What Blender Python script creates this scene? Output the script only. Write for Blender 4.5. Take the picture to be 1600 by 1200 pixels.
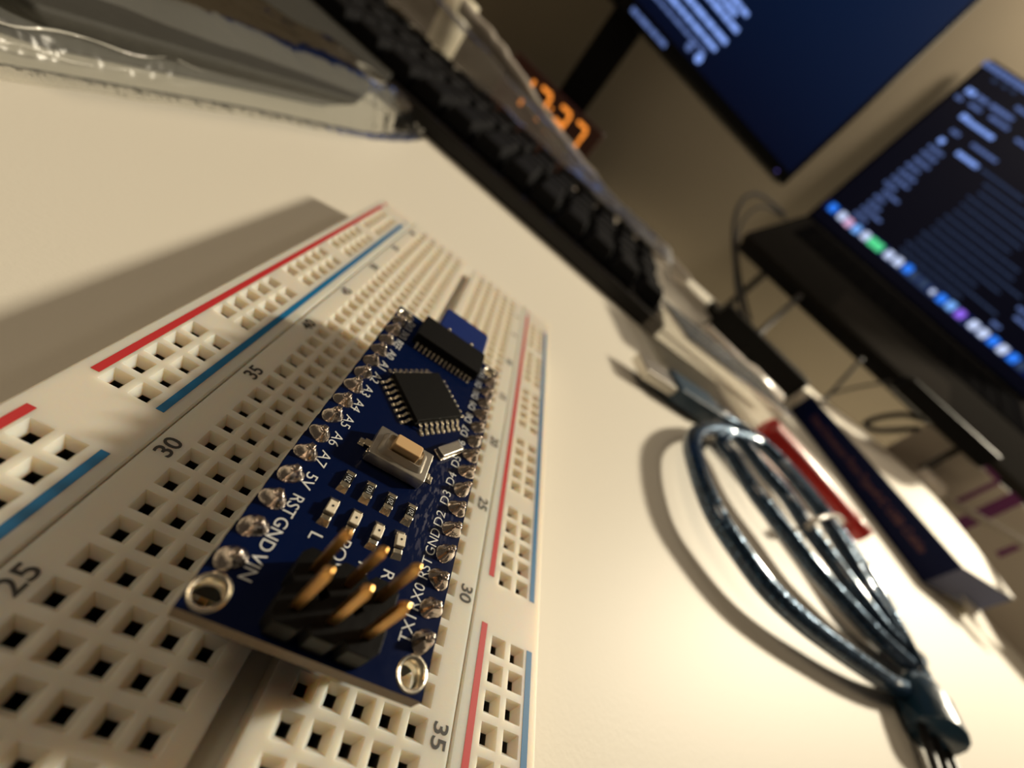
import bpy, bmesh, math, random
from mathutils import Vector, Matrix, Euler, noise

random.seed(7)
for _o in list(bpy.data.objects):
    bpy.data.objects.remove(_o)
SC = bpy.context.scene
MM = 0.001

# ---------------------------------------------------------------- camera, light, exposure
CAM_R = ((0.7915261788667949, -0.5451175641165091, -0.27628454437448036),
         (0.08937707017616535, 0.5504773151222755, -0.8300520856322788),
         (0.604564345206741, 0.6323144524897835, 0.4844382165738888))
CAM_P = Vector((-5.302, -25.355, 48.921))
cd = bpy.data.cameras.new('camera')
cam = bpy.data.objects.new('camera', cd)
SC.collection.objects.link(cam)
cam.matrix_world = Matrix.Translation(CAM_P * MM) @ Matrix(CAM_R).to_4x4()
cd.sensor_width = 36.0
cd.sensor_fit = 'HORIZONTAL'
cd.lens = 36.0 * 654.132 / 1600.0
cd.clip_start = 0.001
cd.clip_end = 20.0
cd.dof.use_dof = True
cd.dof.focus_distance = 0.0395
cd.dof.aperture_fstop = cd.lens / 0.95
SC.camera = cam

SC.view_settings.view_transform = 'Standard'
SC.view_settings.look = 'None'
SC.view_settings.gamma = 1.0
SC.view_settings.use_curve_mapping = False
SC.view_settings.exposure = 0.0
SC.cycles.use_denoising = True
SC.cycles.max_bounces = 10
SC.cycles.transparent_max_bounces = 24
SC.cycles.sample_clamp_indirect = 4.0
SC.cycles.caustics_refractive = False
SC.cycles.caustics_reflective = False

w = bpy.data.worlds.new('room_air')
SC.world = w
w.use_nodes = True
w.node_tree.nodes['Background'].inputs[0].default_value = (1.0, 0.80, 0.58, 1)
w.node_tree.nodes['Background'].inputs[1].default_value = 0.05


def area_light(name, loc, target, size, power, color, shape='DISK'):
    ld = bpy.data.lights.new(name, 'AREA')
    ld.shape = shape
    ld.size = size
    ld.energy = power
    ld.color = color
    o = bpy.data.objects.new(name, ld)
    SC.collection.objects.link(o)
    o.location = Vector(loc)
    o.rotation_euler = (Vector(target) - Vector(loc)).to_track_quat('-Z', 'Y').to_euler()
    return o


area_light('room_lamp', (1.30, 0.68, 0.86), (0, 0.05, 0), 0.16, 49, (1.0, 0.88, 0.67))
area_light('ambient_fill', (-0.9, 0.2, 1.5), (-0.3, 0.1, 0), 0.7, 6.0, (1.0, 0.79, 0.54))  # added soft fill that lifts the shadows, no such lamp is known

area_light('wall_gradient_fill', (0.50, 0.50, 0.66), (0.40, 0.70, 0.50), 0.12, 2.0, (1.0, 0.86, 0.66))  # added unseen light, only there to brighten the right of the wall

# ---------------------------------------------------------------- materials


def new_mat(name):
    m = bpy.data.materials.new(name)
    m.use_nodes = True
    nt = m.node_tree
    b = nt.nodes['Principled BSDF']
    return m, nt, b


def setc(sock, c):
    sock.default_value = (c[0], c[1], c[2], 1) if len(c) == 3 else c


def mat(name, col, rough=0.5, metal=0.0, bump=None, var=0.0, vscale=400.0, sss=0.0, sss_r=(0.002, 0.0014, 0.001),
        coat=0.0, emit=None, estr=1.0, spec=0.5, bdist=0.0001):
    m, nt, b = new_mat(name)
    setc(b.inputs['Base Color'], col)
    b.inputs['Roughness'].default_value = rough
    b.inputs['Metallic'].default_value = metal
    b.inputs['Specular IOR Level'].default_value = spec
    b.inputs['Coat Weight'].default_value = coat
    b.inputs['Coat Roughness'].default_value = 0.1
    tc = nt.nodes.new('ShaderNodeTexCoord')
    if sss:
        b.inputs['Subsurface Weight'].default_value = sss
        b.inputs['Subsurface Radius'].default_value = sss_r
        b.inputs['Subsurface Scale'].default_value = 1.0
    if var:
        n = nt.nodes.new('ShaderNodeTexNoise')
        n.inputs['Scale'].default_value = vscale
        n.inputs['Detail'].default_value = 4
        nt.links.new(tc.outputs['Object'], n.inputs['Vector'])
        mx = nt.nodes.new('ShaderNodeMix')
        mx.data_type = 'RGBA'
        setc(mx.inputs[6], [max(0, c * (1 - var)) for c in col[:3]])
        setc(mx.inputs[7], [min(1, c * (1 + var)) for c in col[:3]])
        nt.links.new(n.outputs['Fac'], mx.inputs[0])
        nt.links.new(mx.outputs[2], b.inputs['Base Color'])
    if bump:
        n2 = nt.nodes.new('ShaderNodeTexNoise')
        n2.inputs['Scale'].default_value = bump[0]
        n2.inputs['Detail'].default_value = 3
        nt.links.new(tc.outputs['Object'], n2.inputs['Vector'])
        bp = nt.nodes.new('ShaderNodeBump')
        bp.inputs['Strength'].default_value = bump[1]
        bp.inputs['Distance'].default_value = bdist
        nt.links.new(n2.outputs['Fac'], bp.inputs['Height'])
        nt.links.new(bp.outputs[0], b.inputs['Normal'])
    if emit:
        setc(b.inputs['Emission Color'], emit)
        b.inputs['Emission Strength'].default_value = estr
    return m


def film(name, tint=(1, 1, 1), haze=(0.6, 0.6, 0.58), hz=0.12, gl=0.25, rough=0.12, bump=(300, 0.6), bdist=0.0006):
    """thin clear plastic: see-through, shiny at grazing angles, slightly milky"""
    m, nt, b = new_mat(name)
    nt.nodes.remove(b)
    out = [n for n in nt.nodes if n.type == 'OUTPUT_MATERIAL'][0]
    tr = nt.nodes.new('ShaderNodeBsdfTransparent'); setc(tr.inputs[0], tint)
    df = nt.nodes.new('ShaderNodeBsdfDiffuse'); setc(df.inputs[0], haze)
    gs = nt.nodes.new('ShaderNodeBsdfGlossy'); gs.inputs['Roughness'].default_value = rough
    fr = nt.nodes.new('ShaderNodeLayerWeight'); fr.inputs['Blend'].default_value = gl
    m1 = nt.nodes.new('ShaderNodeMixShader'); m1.inputs[0].default_value = hz
    m2 = nt.nodes.new('ShaderNodeMixShader')
    tc = nt.nodes.new('ShaderNodeTexCoord')
    n2 = nt.nodes.new('ShaderNodeTexNoise'); n2.inputs['Scale'].default_value = bump[0]; n2.inputs['Detail'].default_value = 2
    bp = nt.nodes.new('ShaderNodeBump'); bp.inputs['Strength'].default_value = bump[1]; bp.inputs['Distance'].default_value = bdist
    L = nt.links.new
    L(tc.outputs['Object'], n2.inputs['Vector']); L(n2.outputs['Fac'], bp.inputs['Height'])
    for s in (gs, fr):
        L(bp.outputs[0], s.inputs['Normal'])
    L(tr.outputs[0], m1.inputs[1]); L(df.outputs[0], m1.inputs[2])
    L(fr.outputs['Fresnel'], m2.inputs[0]); L(m1.outputs[0], m2.inputs[1]); L(gs.outputs[0], m2.inputs[2])
    L(m2.outputs[0], out.inputs[0])
    return m


def emissive(name, col, s=1.0):
    m, nt, b = new_mat(name)
    setc(b.inputs['Base Color'], (0.002, 0.002, 0.002)); b.inputs['Specular IOR Level'].default_value = 0.15
    b.inputs['Roughness'].default_value = 0.25
    setc(b.inputs['Emission Color'], col)
    b.inputs['Emission Strength'].default_value = s
    return m


M = {}
M['board'] = mat('ivory_plastic', (0.75, 0.70, 0.61), 0.38, sss=1.0, sss_r=(0.0030, 0.0021, 0.0014), bump=(2500, 0.1))
M['contact'] = mat('spring_contact', (0.10, 0.085, 0.065), 0.4, 0.6)
M['red_ink'] = mat('red_ink', (0.52, 0.025, 0.03), 0.5)
M['blue_ink'] = mat('blue_ink', (0.0, 0.14, 0.34), 0.5)
M['black_ink'] = mat('black_ink', (0.03, 0.027, 0.025), 0.6)
M['tin'] = mat('solder_tin', (0.72, 0.63, 0.56), 0.2, 1.0, bump=(1800, 0.5), bdist=0.00012)
M['bright_tin'] = mat('bright_tin', (0.92, 0.85, 0.70), 0.25, 1.0, bump=(3000, 0.5), bdist=0.00005)
M['steel'] = mat('brushed_steel', (0.66, 0.62, 0.55), 0.34, 1.0, bump=(2600, 0.15))
M['gold'] = mat('gold_pin', (0.72, 0.40, 0.13), 0.28, 1.0)
M['black_plastic'] = mat('black_plastic', (0.0028, 0.0026, 0.0026), 0.45, spec=0.14, bump=(1500, 0.2))
M['chip_black'] = mat('chip_black', (0.006, 0.0058, 0.0055), 0.6, spec=0.12, bump=(6000, 0.2))
M['tan'] = mat('tan_plunger', (0.60, 0.40, 0.20), 0.45, sss=0.2, sss_r=(0.0006, 0.0004, 0.0002))
M['silk'] = mat('white_silkscreen', (0.72, 0.74, 0.74), 0.6)
M['fr4'] = mat('fr4_edge', (0.20, 0.145, 0.09), 0.6, var=0.3, vscale=3000)
M['blue_shell'] = mat('blue_shell', (0.010, 0.028, 0.17), 0.4, 0.1, coat=0.2)
M['led_lens'] = mat('led_resin', (0.78, 0.70, 0.55), 0.3, sss=0.2, sss_r=(0.0005, 0.0004, 0.0003), bump=(2500, 0.3))
M['pale_resin'] = mat('dark_speck', (0.03, 0.028, 0.025), 0.4)
M['desk'] = mat('cream_laminate', (0.76, 0.72, 0.63), 0.52, spec=0.35, bump=(1300, 0.3), bdist=0.00009)
M['wall'] = mat('wall_paint', (0.17, 0.142, 0.10), 0.9, bump=(60, 0.3), var=0.06, vscale=3)
M['kb_case'] = mat('keyboard_case', (0.010, 0.008, 0.0075), 0.4, spec=0.3)
M['key'] = mat('keycap', (0.010, 0.010, 0.011), 0.7, spec=0.06, bump=(900, 0.2))
M['film'] = film('clear_film', hz=0.5, gl=0.08, rough=0.3, haze=(0.15, 0.135, 0.12), bump=(60, 0.8), bdist=0.003)
M['bag'] = film('bag_film', tint=(0.93, 0.93, 0.90), hz=0.20, gl=0.09, rough=0.12, haze=(0.40, 0.40, 0.38), bump=(160, 0.5), bdist=0.0012)
M['bag_seam'] = film('bag_seam', tint=(0.95, 0.94, 0.9), hz=0.36, gl=0.1, rough=0.15, haze=(0.6, 0.58, 0.52), bump=(500, 0.8), bdist=0.0008)
M['clear_case'] = film('clear_case', tint=(0.96, 0.95, 0.92), hz=0.2, gl=0.12, rough=0.12, haze=(0.7, 0.66, 0.58), bump=(40, 0.2), bdist=0.0005)
M['frosted'] = mat('frosted_plastic', (0.66, 0.61, 0.55), 0.25, sss=0.3, sss_r=(0.004, 0.003, 0.002))
M['red_plastic'] = mat('red_plastic', (0.50, 0.022, 0.018), 0.38, coat=0.12, sss=0.15, sss_r=(0.003, 0.0006, 0.0005))
M['navy_card'] = mat('navy_card', (0.006, 0.014, 0.085), 0.45, spec=0.25)
M['white_card'] = mat('white_card', (0.86, 0.80, 0.69), 0.6, bump=(400, 0.15))
M['pink_ink'] = mat('salmon_ink', (0.22, 0.09, 0.09), 0.6)
M['purple_ink'] = mat('purple_ink', (0.12, 0.01, 0.10), 0.5)
M['cable_black'] = mat('black_cable', (0.012, 0.010, 0.009), 0.45)
M['cable_grey'] = mat('grey_cable', (0.28, 0.25, 0.21), 0.4)
M['bezel'] = mat('screen_bezel', (0.002, 0.002, 0.003), 0.35, spec=0.03)
M['laptop_metal'] = mat('space_grey', (0.016, 0.015, 0.014), 0.8, 0.0, spec=0.0)
M['clock_case'] = mat('clock_case', (0.05, 0.012, 0.006), 0.35)
M['clock_digit'] = emissive('amber_digit', (1.0, 0.30, 0.04), 1.25)
M['cream'] = mat('cream_ceramic', (0.80, 0.74, 0.58), 0.3)
M['mon_screen'] = None
M['txt_bright'] = emissive('screen_text_bright', (0.26, 0.42, 1.0), 1.0)
M['txt_mid'] = emissive('screen_text_mid', (0.13, 0.20, 0.48), 0.8)
M['txt_dim'] = emissive('screen_text_dim', (0.035, 0.055, 0.12), 0.8)
for nm, c in (('blue', (0.03, 0.22, 1.0)), ('white', (0.62, 0.72, 1.0)), ('red', (0.75, 0.45, 0.7)), ('sky', (0.2, 0.45, 1.0)),
              ('green', (0.1, 0.75, 0.3)), ('dark', (0.03, 0.05, 0.10)), ('violet', (0.3, 0.14, 0.9))):
    M['icon_' + nm] = emissive('dock_icon_' + nm, c, 1.0)


def desk_mat():
    return M['desk']


def pcb_mat():
    m, nt, b = new_mat('navy_solder_mask')
    L = nt.links.new
    tc = nt.nodes.new('ShaderNodeTexCoord')
    n = nt.nodes.new('ShaderNodeTexNoise'); n.inputs['Scale'].default_value = 900; n.inputs['Detail'].default_value = 3
    L(tc.outputs['Object'], n.inputs['Vector'])
    # flux residue: pale scratches beside the digital pins
    n2 = nt.nodes.new('ShaderNodeTexNoise'); n2.inputs['Scale'].default_value = 2600; n2.inputs['Detail'].default_value = 6
    mp = nt.nodes.new('ShaderNodeMapping'); mp.inputs['Scale'].default_value = (1, 0.35, 1); mp.inputs['Rotation'].default_value = (0, 0, 0.6)
    L(tc.outputs['Object'], mp.inputs[0]); L(mp.outputs[0], n2.inputs['Vector'])
    r = nt.nodes.new('ShaderNodeMapRange'); r.inputs[1].default_value = 0.52; r.inputs[2].default_value = 0.62
    L(n2.outputs['Fac'], r.inputs[0])
    sep = nt.nodes.new('ShaderNodeSeparateXYZ'); L(tc.outputs['Object'], sep.inputs[0])
    ds = nt.nodes.new('ShaderNodeVectorMath'); ds.operation = 'DISTANCE'; ds.inputs[1].default_value = (0.0052, 0.0125, 0)
    sc_ = nt.nodes.new('ShaderNodeVectorMath'); sc_.operation = 'MULTIPLY'; sc_.inputs[1].default_value = (1, 0.42, 1)
    L(tc.outputs['Object'], sc_.inputs[0])
    ds.inputs[1].default_value = (0.0052, 0.0049, 0)
    L(sc_.outputs[0], ds.inputs[0])
    r2 = nt.nodes.new('ShaderNodeMapRange'); r2.inputs[1].default_value = 0.0030; r2.inputs[2].default_value = 0.0008
    L(ds.outputs['Value'], r2.inputs[0])
    mu = nt.nodes.new('ShaderNodeMath'); mu.operation = 'MULTIPLY'; L(r.outputs[0], mu.inputs[0]); L(r2.outputs[0], mu.inputs[1])
    mu2 = nt.nodes.new('ShaderNodeMath'); mu2.operation = 'MULTIPLY'; mu2.inputs[1].default_value = 0.5; L(mu.outputs[0], mu2.inputs[0])
    mx = nt.nodes.new('ShaderNodeMix'); mx.data_type = 'RGBA'
    setc(mx.inputs[6], (0.0006, 0.0055, 0.038)); setc(mx.inputs[7], (0.16, 0.16, 0.22))
    L(mu2.outputs[0], mx.inputs[0]); L(mx.outputs[2], b.inputs['Base Color'])
    rr = nt.nodes.new('ShaderNodeMapRange'); rr.inputs[3].default_value = 0.2; rr.inputs[4].default_value = 0.3
    L(n.outputs['Fac'], rr.inputs[0]); L(rr.outputs[0], b.inputs['Roughness'])
    bp = nt.nodes.new('ShaderNodeBump'); bp.inputs['Strength'].default_value = 0.25; bp.inputs['Distance'].default_value = 0.00005
    L(n.outputs['Fac'], bp.inputs['Height']); L(bp.outputs[0], b.inputs['Normal'])
    b.inputs['Specular IOR Level'].default_value = 0.28
    return m


M['pcb'] = pcb_mat()


def cable_mat():
    m, nt, b = new_mat('blue_clear_jacket')
    L = nt.links.new
    tc = nt.nodes.new('ShaderNodeTexCoord')
    v = nt.nodes.new('ShaderNodeTexVoronoi'); v.inputs['Scale'].default_value = 850
    L(tc.outputs['Object'], v.inputs['Vector'])
    mx = nt.nodes.new('ShaderNodeMix'); mx.data_type = 'RGBA'
    setc(mx.inputs[6], (0.006, 0.026, 0.058)); setc(mx.inputs[7], (0.12, 0.24, 0.38))
    mr = nt.nodes.new('ShaderNodeMapRange'); mr.inputs[1].default_value = 0.32; mr.inputs[2].default_value = 0.1
    L(v.outputs['Distance'], mr.inputs[0]); L(mr.outputs[0], mx.inputs[0]); L(mx.outputs[2], b.inputs['Base Color'])
    bp = nt.nodes.new('ShaderNodeBump'); bp.inputs['Strength'].default_value = 0.7; bp.inputs['Distance'].default_value = 0.0003
    L(v.outputs['Distance'], bp.inputs['Height']); L(bp.outputs[0], b.inputs['Normal'])
    b.inputs['Metallic'].default_value = 0.45
    b.inputs['Roughness'].default_value = 0.3
    b.inputs['Coat Weight'].default_value = 1.0
    b.inputs['Coat Roughness'].default_value = 0.06
    b.inputs['Coat Tint'].default_value = (0.75, 0.88, 1, 1)
    return m


M['cable_blue'] = cable_mat()
M['plug_blue'] = mat('blue_plug', (0.012, 0.045, 0.085), 0.4, coat=0.25, bump=(500, 0.5), bdist=0.0004)


def screen_mat(name, top, bottom, axis=2, lo=-0.15, hi=0.15, s=1.0):
    m, nt, b = new_mat(name)
    L = nt.links.new
    tc = nt.nodes.new('ShaderNodeTexCoord')
    sep = nt.nodes.new('ShaderNodeSeparateXYZ'); L(tc.outputs['Object'], sep.inputs[0])
    r = nt.nodes.new('ShaderNodeMapRange'); r.inputs[1].default_value = lo; r.inputs[2].default_value = hi
    L(sep.outputs[axis], r.inputs[0])
    mx = nt.nodes.new('ShaderNodeMix'); mx.data_type = 'RGBA'
    setc(mx.inputs[6], bottom); setc(mx.inputs[7], top)
    L(r.outputs[0], mx.inputs[0]); L(mx.outputs[2], b.inputs['Emission Color'])
    b.inputs['Emission Strength'].default_value = s
    setc(b.inputs['Base Color'], (0.002, 0.002, 0.003)); b.inputs['Roughness'].default_value = 0.4; b.inputs['Specular IOR Level'].default_value = 0.15
    return m


# ---------------------------------------------------------------- mesh helpers (all sizes in millimetres)
class MB:
    def __init__(s):
        s.v = []; s.f = []; s.m = []

    def add(s, vs, fs, mi=0, T=None):
        n = len(s.v)
        for p in vs:
            p = Vector(p)
            if T is not None:
                p = T @ p
            s.v.append(p)
        for f in fs:
            s.f.append([i + n for i in f]); s.m.append(mi)
        return s

    def box(s, c, d, mi=0, T=None, top=1.0, rz=0.0):
        """box centred at c with size d; top = scale of the upper face"""
        hx, hy, hz = d[0] / 2, d[1] / 2, d[2] / 2
        vs = []
        for z, k in ((-hz, 1.0), (hz, top)):
            for x, y in ((-hx, -hy), (hx, -hy), (hx, hy), (-hx, hy)):
                vs.append((x * k, y * k, z))
        A = Matrix.Translation(c) @ Matrix.Rotation(rz, 4, 'Z')
        vs = [A @ Vector(p) for p in vs]
        s.add(vs, [(3, 2, 1, 0), (4, 5, 6, 7), (0, 1, 5, 4), (1, 2, 6, 5), (2, 3, 7, 6), (3, 0, 4, 7)], mi, T)
        return s

    def lathe(s, prof, c=(0, 0, 0), n=24, mi=0, T=None, cap=True):
        """prof: list of (radius, z)"""
        vs = []; fs = []
        for r, z in prof:
            for i in range(n):
                a = 2 * math.pi * i / n
                vs.append((c[0] + r * math.cos(a), c[1] + r * math.sin(a), c[2] + z))
        for k in range(len(prof) - 1):
            for i in range(n):
                j = (i + 1) % n
                fs.append((k * n + i, k * n + j, (k + 1) * n + j, (k + 1) * n + i))
        if cap:
            fs.append(tuple(range(n - 1, -1, -1)))
            fs.append(tuple((len(prof) - 1) * n + i for i in range(n)))
        s.add(vs, fs, mi, T)
        return s

    def tube(s, pts, r, n=12, mi=0, cap=True, rs=None, T=None, sx=1.0):
        pts = [Vector(p) for p in pts]
        vs = []; fs = []
        up = Vector((0, 0, 1))
        prev = None
        for k, p in enumerate(pts):
            a = pts[max(0, k - 1)]; b = pts[min(len(pts) - 1, k + 1)]
            t = (b - a).normalized()
            if prev is None:
                x = t.cross(up)
                if x.length < 1e-3:
                    x = t.cross(Vector((1, 0, 0)))
                x.normalize()
            else:
                x = (prev - t * prev.dot(t)).normalized()
            prev = x
            y = t.cross(x)
            rr = rs[k] if rs else r
            for i in range(n):
                q = 2 * math.pi * i / n
                vs.append(p + x * rr * sx * math.cos(q) + y * rr * math.sin(q))
        for k in range(len(pts) - 1):
            for i in range(n):
                j = (i + 1) % n
                fs.append((k * n + i, k * n + j, (k + 1) * n + j, (k + 1) * n + i))
        if cap:
            fs.append(tuple(range(n - 1, -1, -1)))
            fs.append(tuple((len(pts) - 1) * n + i for i in range(n)))
        s.add(vs, fs, mi, T)
        return s

    def prism(s, outline, z0, z1, mi=0, T=None, side=None):
        n = len(outline)
        vs = [(x, y, z0) for x, y in outline] + [(x, y, z1) for x, y in outline]
        s.add(vs, [tuple(range(n - 1, -1, -1)), tuple(range(n, 2 * n))], mi, T)
        fs = [(i, (i + 1) % n, n + (i + 1) % n, n + i) for i in range(n)]
        s.add(vs, fs, mi if side is None else side, T)
        return s

    def build(s, name, mats, parent=None, smooth=False, bevel=0.0, seg=2, sub=0, recalc=True, loc=None, rz=0.0, angle=35):
        me = bpy.data.meshes.new(name)
        me.from_pydata([tuple(p * MM) for p in s.v], [], s.f)
        if not isinstance(mats, (list, tuple)):
            mats = [mats]
        for m in mats:
            me.materials.append(m)
        for p, mi in zip(me.polygons, s.m):
            p.material_index = mi
        if recalc:
            bm = bmesh.new(); bm.from_mesh(me)
            bmesh.ops.remove_doubles(bm, verts=bm.verts, dist=1e-8)
            bmesh.ops.recalc_face_normals(bm, faces=bm.faces)
            bm.to_mesh(me); bm.free()
        if smooth:
            me.polygons.foreach_set('use_smooth', [True] * len(me.polygons))
        me.update()
        o = bpy.data.objects.new(name, me)
        SC.collection.objects.link(o)
        if parent is not None:
            o.parent = parent
        if loc is not None:
            o.location = Vector(loc) * MM
        o.rotation_euler[2] = rz
        if bevel:
            b = o.modifiers.new('bevel', 'BEVEL'); b.width = bevel * MM; b.segments = seg; b.limit_method = 'ANGLE'
            b.angle_limit = math.radians(40)
        if sub:
            q = o.modifiers.new('sub', 'SUBSURF'); q.levels = sub; q.render_levels = sub
        return o


def tag(o, label=None, cat=None, group=None, kind=None):
    if label: o['label'] = label
    if cat: o['category'] = cat
    if group: o['group'] = group
    if kind: o['kind'] = kind
    return o


def thing(name, label, cat, loc=(0, 0, 0), rot=(0, 0, 0), group=None):
    o = bpy.data.objects.new(name, None)
    SC.collection.objects.link(o)
    o.empty_display_size = 0.01
    o.location = Vector(loc) * MM
    o.rotation_euler = rot
    return tag(o, label, cat, group)


def dup(o, parent=None, **kw):
    c = o.copy(); SC.collection.objects.link(c)
    c.parent = parent if parent is not None else o.parent
    for ch in list(o.children):
        d = ch.copy(); SC.collection.objects.link(d); d.parent = c
    return c


def text(s, cap, loc, rz, m, parent, name='marking', depth=0.02, wx=1.0, bold=0.0, rx=0.0, mtx=None):
    cu = bpy.data.curves.new(name, 'FONT')
    cu.body = s
    cu.size = cap / 0.70 * MM
    cu.align_x = 'CENTER'; cu.align_y = 'CENTER'
    cu.extrude = depth * MM
    cu.offset = bold * MM
    cu.resolution_u = 4
    to = bpy.data.objects.new(name, cu)
    SC.collection.objects.link(to)
    bpy.context.view_layer.update()
    dg = bpy.context.evaluated_depsgraph_get()
    me = bpy.data.meshes.new_from_object(to.evaluated_get(dg))
    bpy.data.objects.remove(to)
    xs = [v.co.x for v in me.vertices]; ys = [v.co.y for v in me.vertices]
    cx, cy = (min(xs) + max(xs)) / 2, (min(ys) + max(ys)) / 2
    for v in me.vertices:
        v.co.x = (v.co.x - cx) * wx; v.co.y -= cy
    me.materials.clear(); me.materials.append(m)
    o = bpy.data.objects.new(name, me)
    SC.collection.objects.link(o)
    o.parent = parent
    if mtx is not None:
        o.matrix_local = mtx
    else:
        o.location = Vector(loc) * MM
        o.rotation_euler = (rx, 0, rz)
    return o


def spline(pts, n=8, closed=False):
    """Catmull-Rom through the points"""
    P = [Vector(p) for p in pts]; out = []
    for i in range(len(P) - 1):
        p0 = P[max(i - 1, 0)]; p1 = P[i]; p2 = P[i + 1]; p3 = P[min(i + 2, len(P) - 1)]
        for k in range(n):
            t = k / n
            out.append(0.5 * ((2 * p1) + (p2 - p0) * t + (2 * p0 - 5 * p1 + 4 * p2 - p3) * t * t + (-p0 + 3 * p1 - 3 * p2 + p3) * t ** 3))
    out.append(P[-1])
    return out


def rrect(x0, x1, y0, y1, r, n=5):
    out = []
    for cx, cy, a0 in ((x1 - r, y0 + r, -90), (x1 - r, y1 - r, 0), (x0 + r, y1 - r, 90), (x0 + r, y0 + r, 180)):
        for i in range(n + 1):
            a = math.radians(a0 + 90 * i / n)
            out.append((cx + r * math.cos(a), cy + r * math.sin(a)))
    return out


# ---------------------------------------------------------------- the setting
d = MB().box((150, 140, -12.5), (2600, 1116, 25)).build('desk', M['desk'], bevel=1.5)
tag(d, 'large cream laminate desk top carrying everything in the scene', 'desk')
wl = MB().box((150, 720, 700), (3200, 40, 2200)).build('wall_back', M['wall'])
tag(wl, kind='structure')

# ---------------------------------------------------------------- breadboard
P = 2.54
BT = 8.5           # height of its top above the desk
HL = 83.2          # half length


def field(mb, x0, x1, y0, y1, xs, ys, ow=1.84, iw=0.86, dz=1.0, deep=5.0):
    gx = [x0] + [v for c in xs for v in (c - ow / 2, c + ow / 2)] + [x1]
    gy = [y0] + [v for c in ys for v in (c - ow / 2, c + ow / 2)] + [y1]
    nx, ny = len(gx), len(gy)
    vs = [(x, y, 0) for y in gy for x in gx]
    fs = []
    for j in range(ny - 1):
        for i in range(nx - 1):
            if i % 2 == 1 and j % 2 == 1:
                continue
            fs.append((j * nx + i, j * nx + i + 1, (j + 1) * nx + i + 1, (j + 1) * nx + i))
    mb.add(vs, fs, 0)
    for cy in ys:
        for cx in xs:
            a, b = ow / 2, iw / 2
            v = []
            for h, z in ((a, 0), (b, -dz), (b, -dz - 0.12), (b, -deep)):
                v += [(cx - h, cy - h, z), (cx + h, cy - h, z), (cx + h, cy + h, z), (cx - h, cy + h, z)]
            q = []
            for k in range(3):
                for i in range(4):
                    j = (i + 1) % 4
                    q.append((k * 4 + i, k * 4 + j, k * 4 + 4 + j, k * 4 + 4 + i))
            mb.add(v, q[:8], 0)
            mb.add(v, q[8:], 1)
            mb.add(v, [(12, 13, 14, 15)], 1)


bb = thing('breadboard', 'long ivory solderless breadboard with red and blue rail lines lying on the desk', 'breadboard', (0, 0, 0))
ts = MB()
rows = [k * P for k in range(-31, 32)]
ye = rows[-1] + 1.27
field(ts, -17.35, -1.15, -HL + 1.2, HL - 1.2, [-13.97 + i * P for i in range(5)], rows)
field(ts, 1.15, 17.35, -HL + 1.2, HL - 1.2, [3.81 + i * P for i in range(5)], rows)
# centre channel and outer walls
for sx in (-1, 1):
    ts.add([(sx * 1.15, -HL + 1.2, 0), (sx * 1.15, HL - 1.2, 0), (sx * 1.0, HL - 1.2, -3.2), (sx * 1.0, -HL + 1.2, -3.2)], [(0, 1, 2, 3)])
    ts.add([(sx * 17.35, -HL + 1.2, 0), (sx * 17.35, HL - 1.2, 0), (sx * 17.55, HL - 1.2, -0.35), (sx * 17.55, -HL + 1.2, -0.35)], [(0, 1, 2, 3)])
    ts.add([(sx * 17.55, -HL, -0.35), (sx * 17.55, HL, -0.35), (sx * 17.55, HL, -BT), (sx * 17.55, -HL, -BT)], [(0, 1, 2, 3)])
ts.add([(-1.0, -HL + 1.2, -3.2), (1.0, -HL + 1.2, -3.2), (1.0, HL - 1.2, -3.2), (-1.0, HL - 1.2, -3.2)], [(0, 1, 2, 3)])
for sy in (-1, 1):
    y = sy * HL; yi = sy * (HL - 1.2)
    for a, b in ((-17.55, -1.15), (1.15, 17.55)):
        ts.add([(a, yi, 0), (b, yi, 0), (b, sy * (HL - 0.3), 0), (a, sy * (HL - 0.3), 0)], [(0, 1, 2, 3)])
        ts.add([(a, sy * (HL - 0.3), 0), (b, sy * (HL - 0.3), 0), (b, y, -0.35), (a, y, -0.35)], [(0, 1, 2, 3)])
        ts.add([(a, y, -0.35), (b, y, -0.35), (b, y, -BT), (a, y, -BT)], [(0, 1, 2, 3)])
    ts.add([(-1.15, y, -3.2), (1.15, y, -3.2), (1.15, y, -BT), (-1.15, y, -BT)], [(0, 1, 2, 3)])
    ts.add([(-1.15, y, -3.2), (1.15, y, -3.2), (1.15, yi, -3.2), (-1.15, yi, -3.2)], [(0, 1, 2, 3)])
ts.add([(-17.55, -HL, -BT + .01), (17.55, -HL, -BT + .01), (17.55, HL, -BT + .01), (-17.55, HL, -BT + .01)], [(0, 1, 2, 3)])
strip = ts.build('terminal_strip', [M['board'], M['contact']], bb, loc=(0, 0, BT), recalc=False)

for n in range(0, 61, 5):
    y = (n - 30) * P
    nn = max(n, 1)
    y = (nn - 30) * P
    text(str(nn), 1.45, (-16.25, y, 0.012), math.pi / 2, M['black_ink'], strip, 'row_number', bold=0.03)
    text(str(nn), 1.45, (16.25, -y, 0.012), -math.pi / 2, M['black_ink'], strip, 'row_number', bold=0.03)
for sy in (-1, 1):
    for i, ch in enumerate('abcde'):
        text(ch, 1.1, (sy * (-13.97 + i * P), sy * 81.0, 0.012), 0 if sy > 0 else math.pi, M['black_ink'], strip, 'column_letter')
    for i, ch in enumerate('fghij'):
        text(ch, 1.1, (sy * (3.81 + i * P), sy * 81.0, 0.012), 0 if sy > 0 else math.pi, M['black_ink'], strip, 'column_letter')


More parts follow.
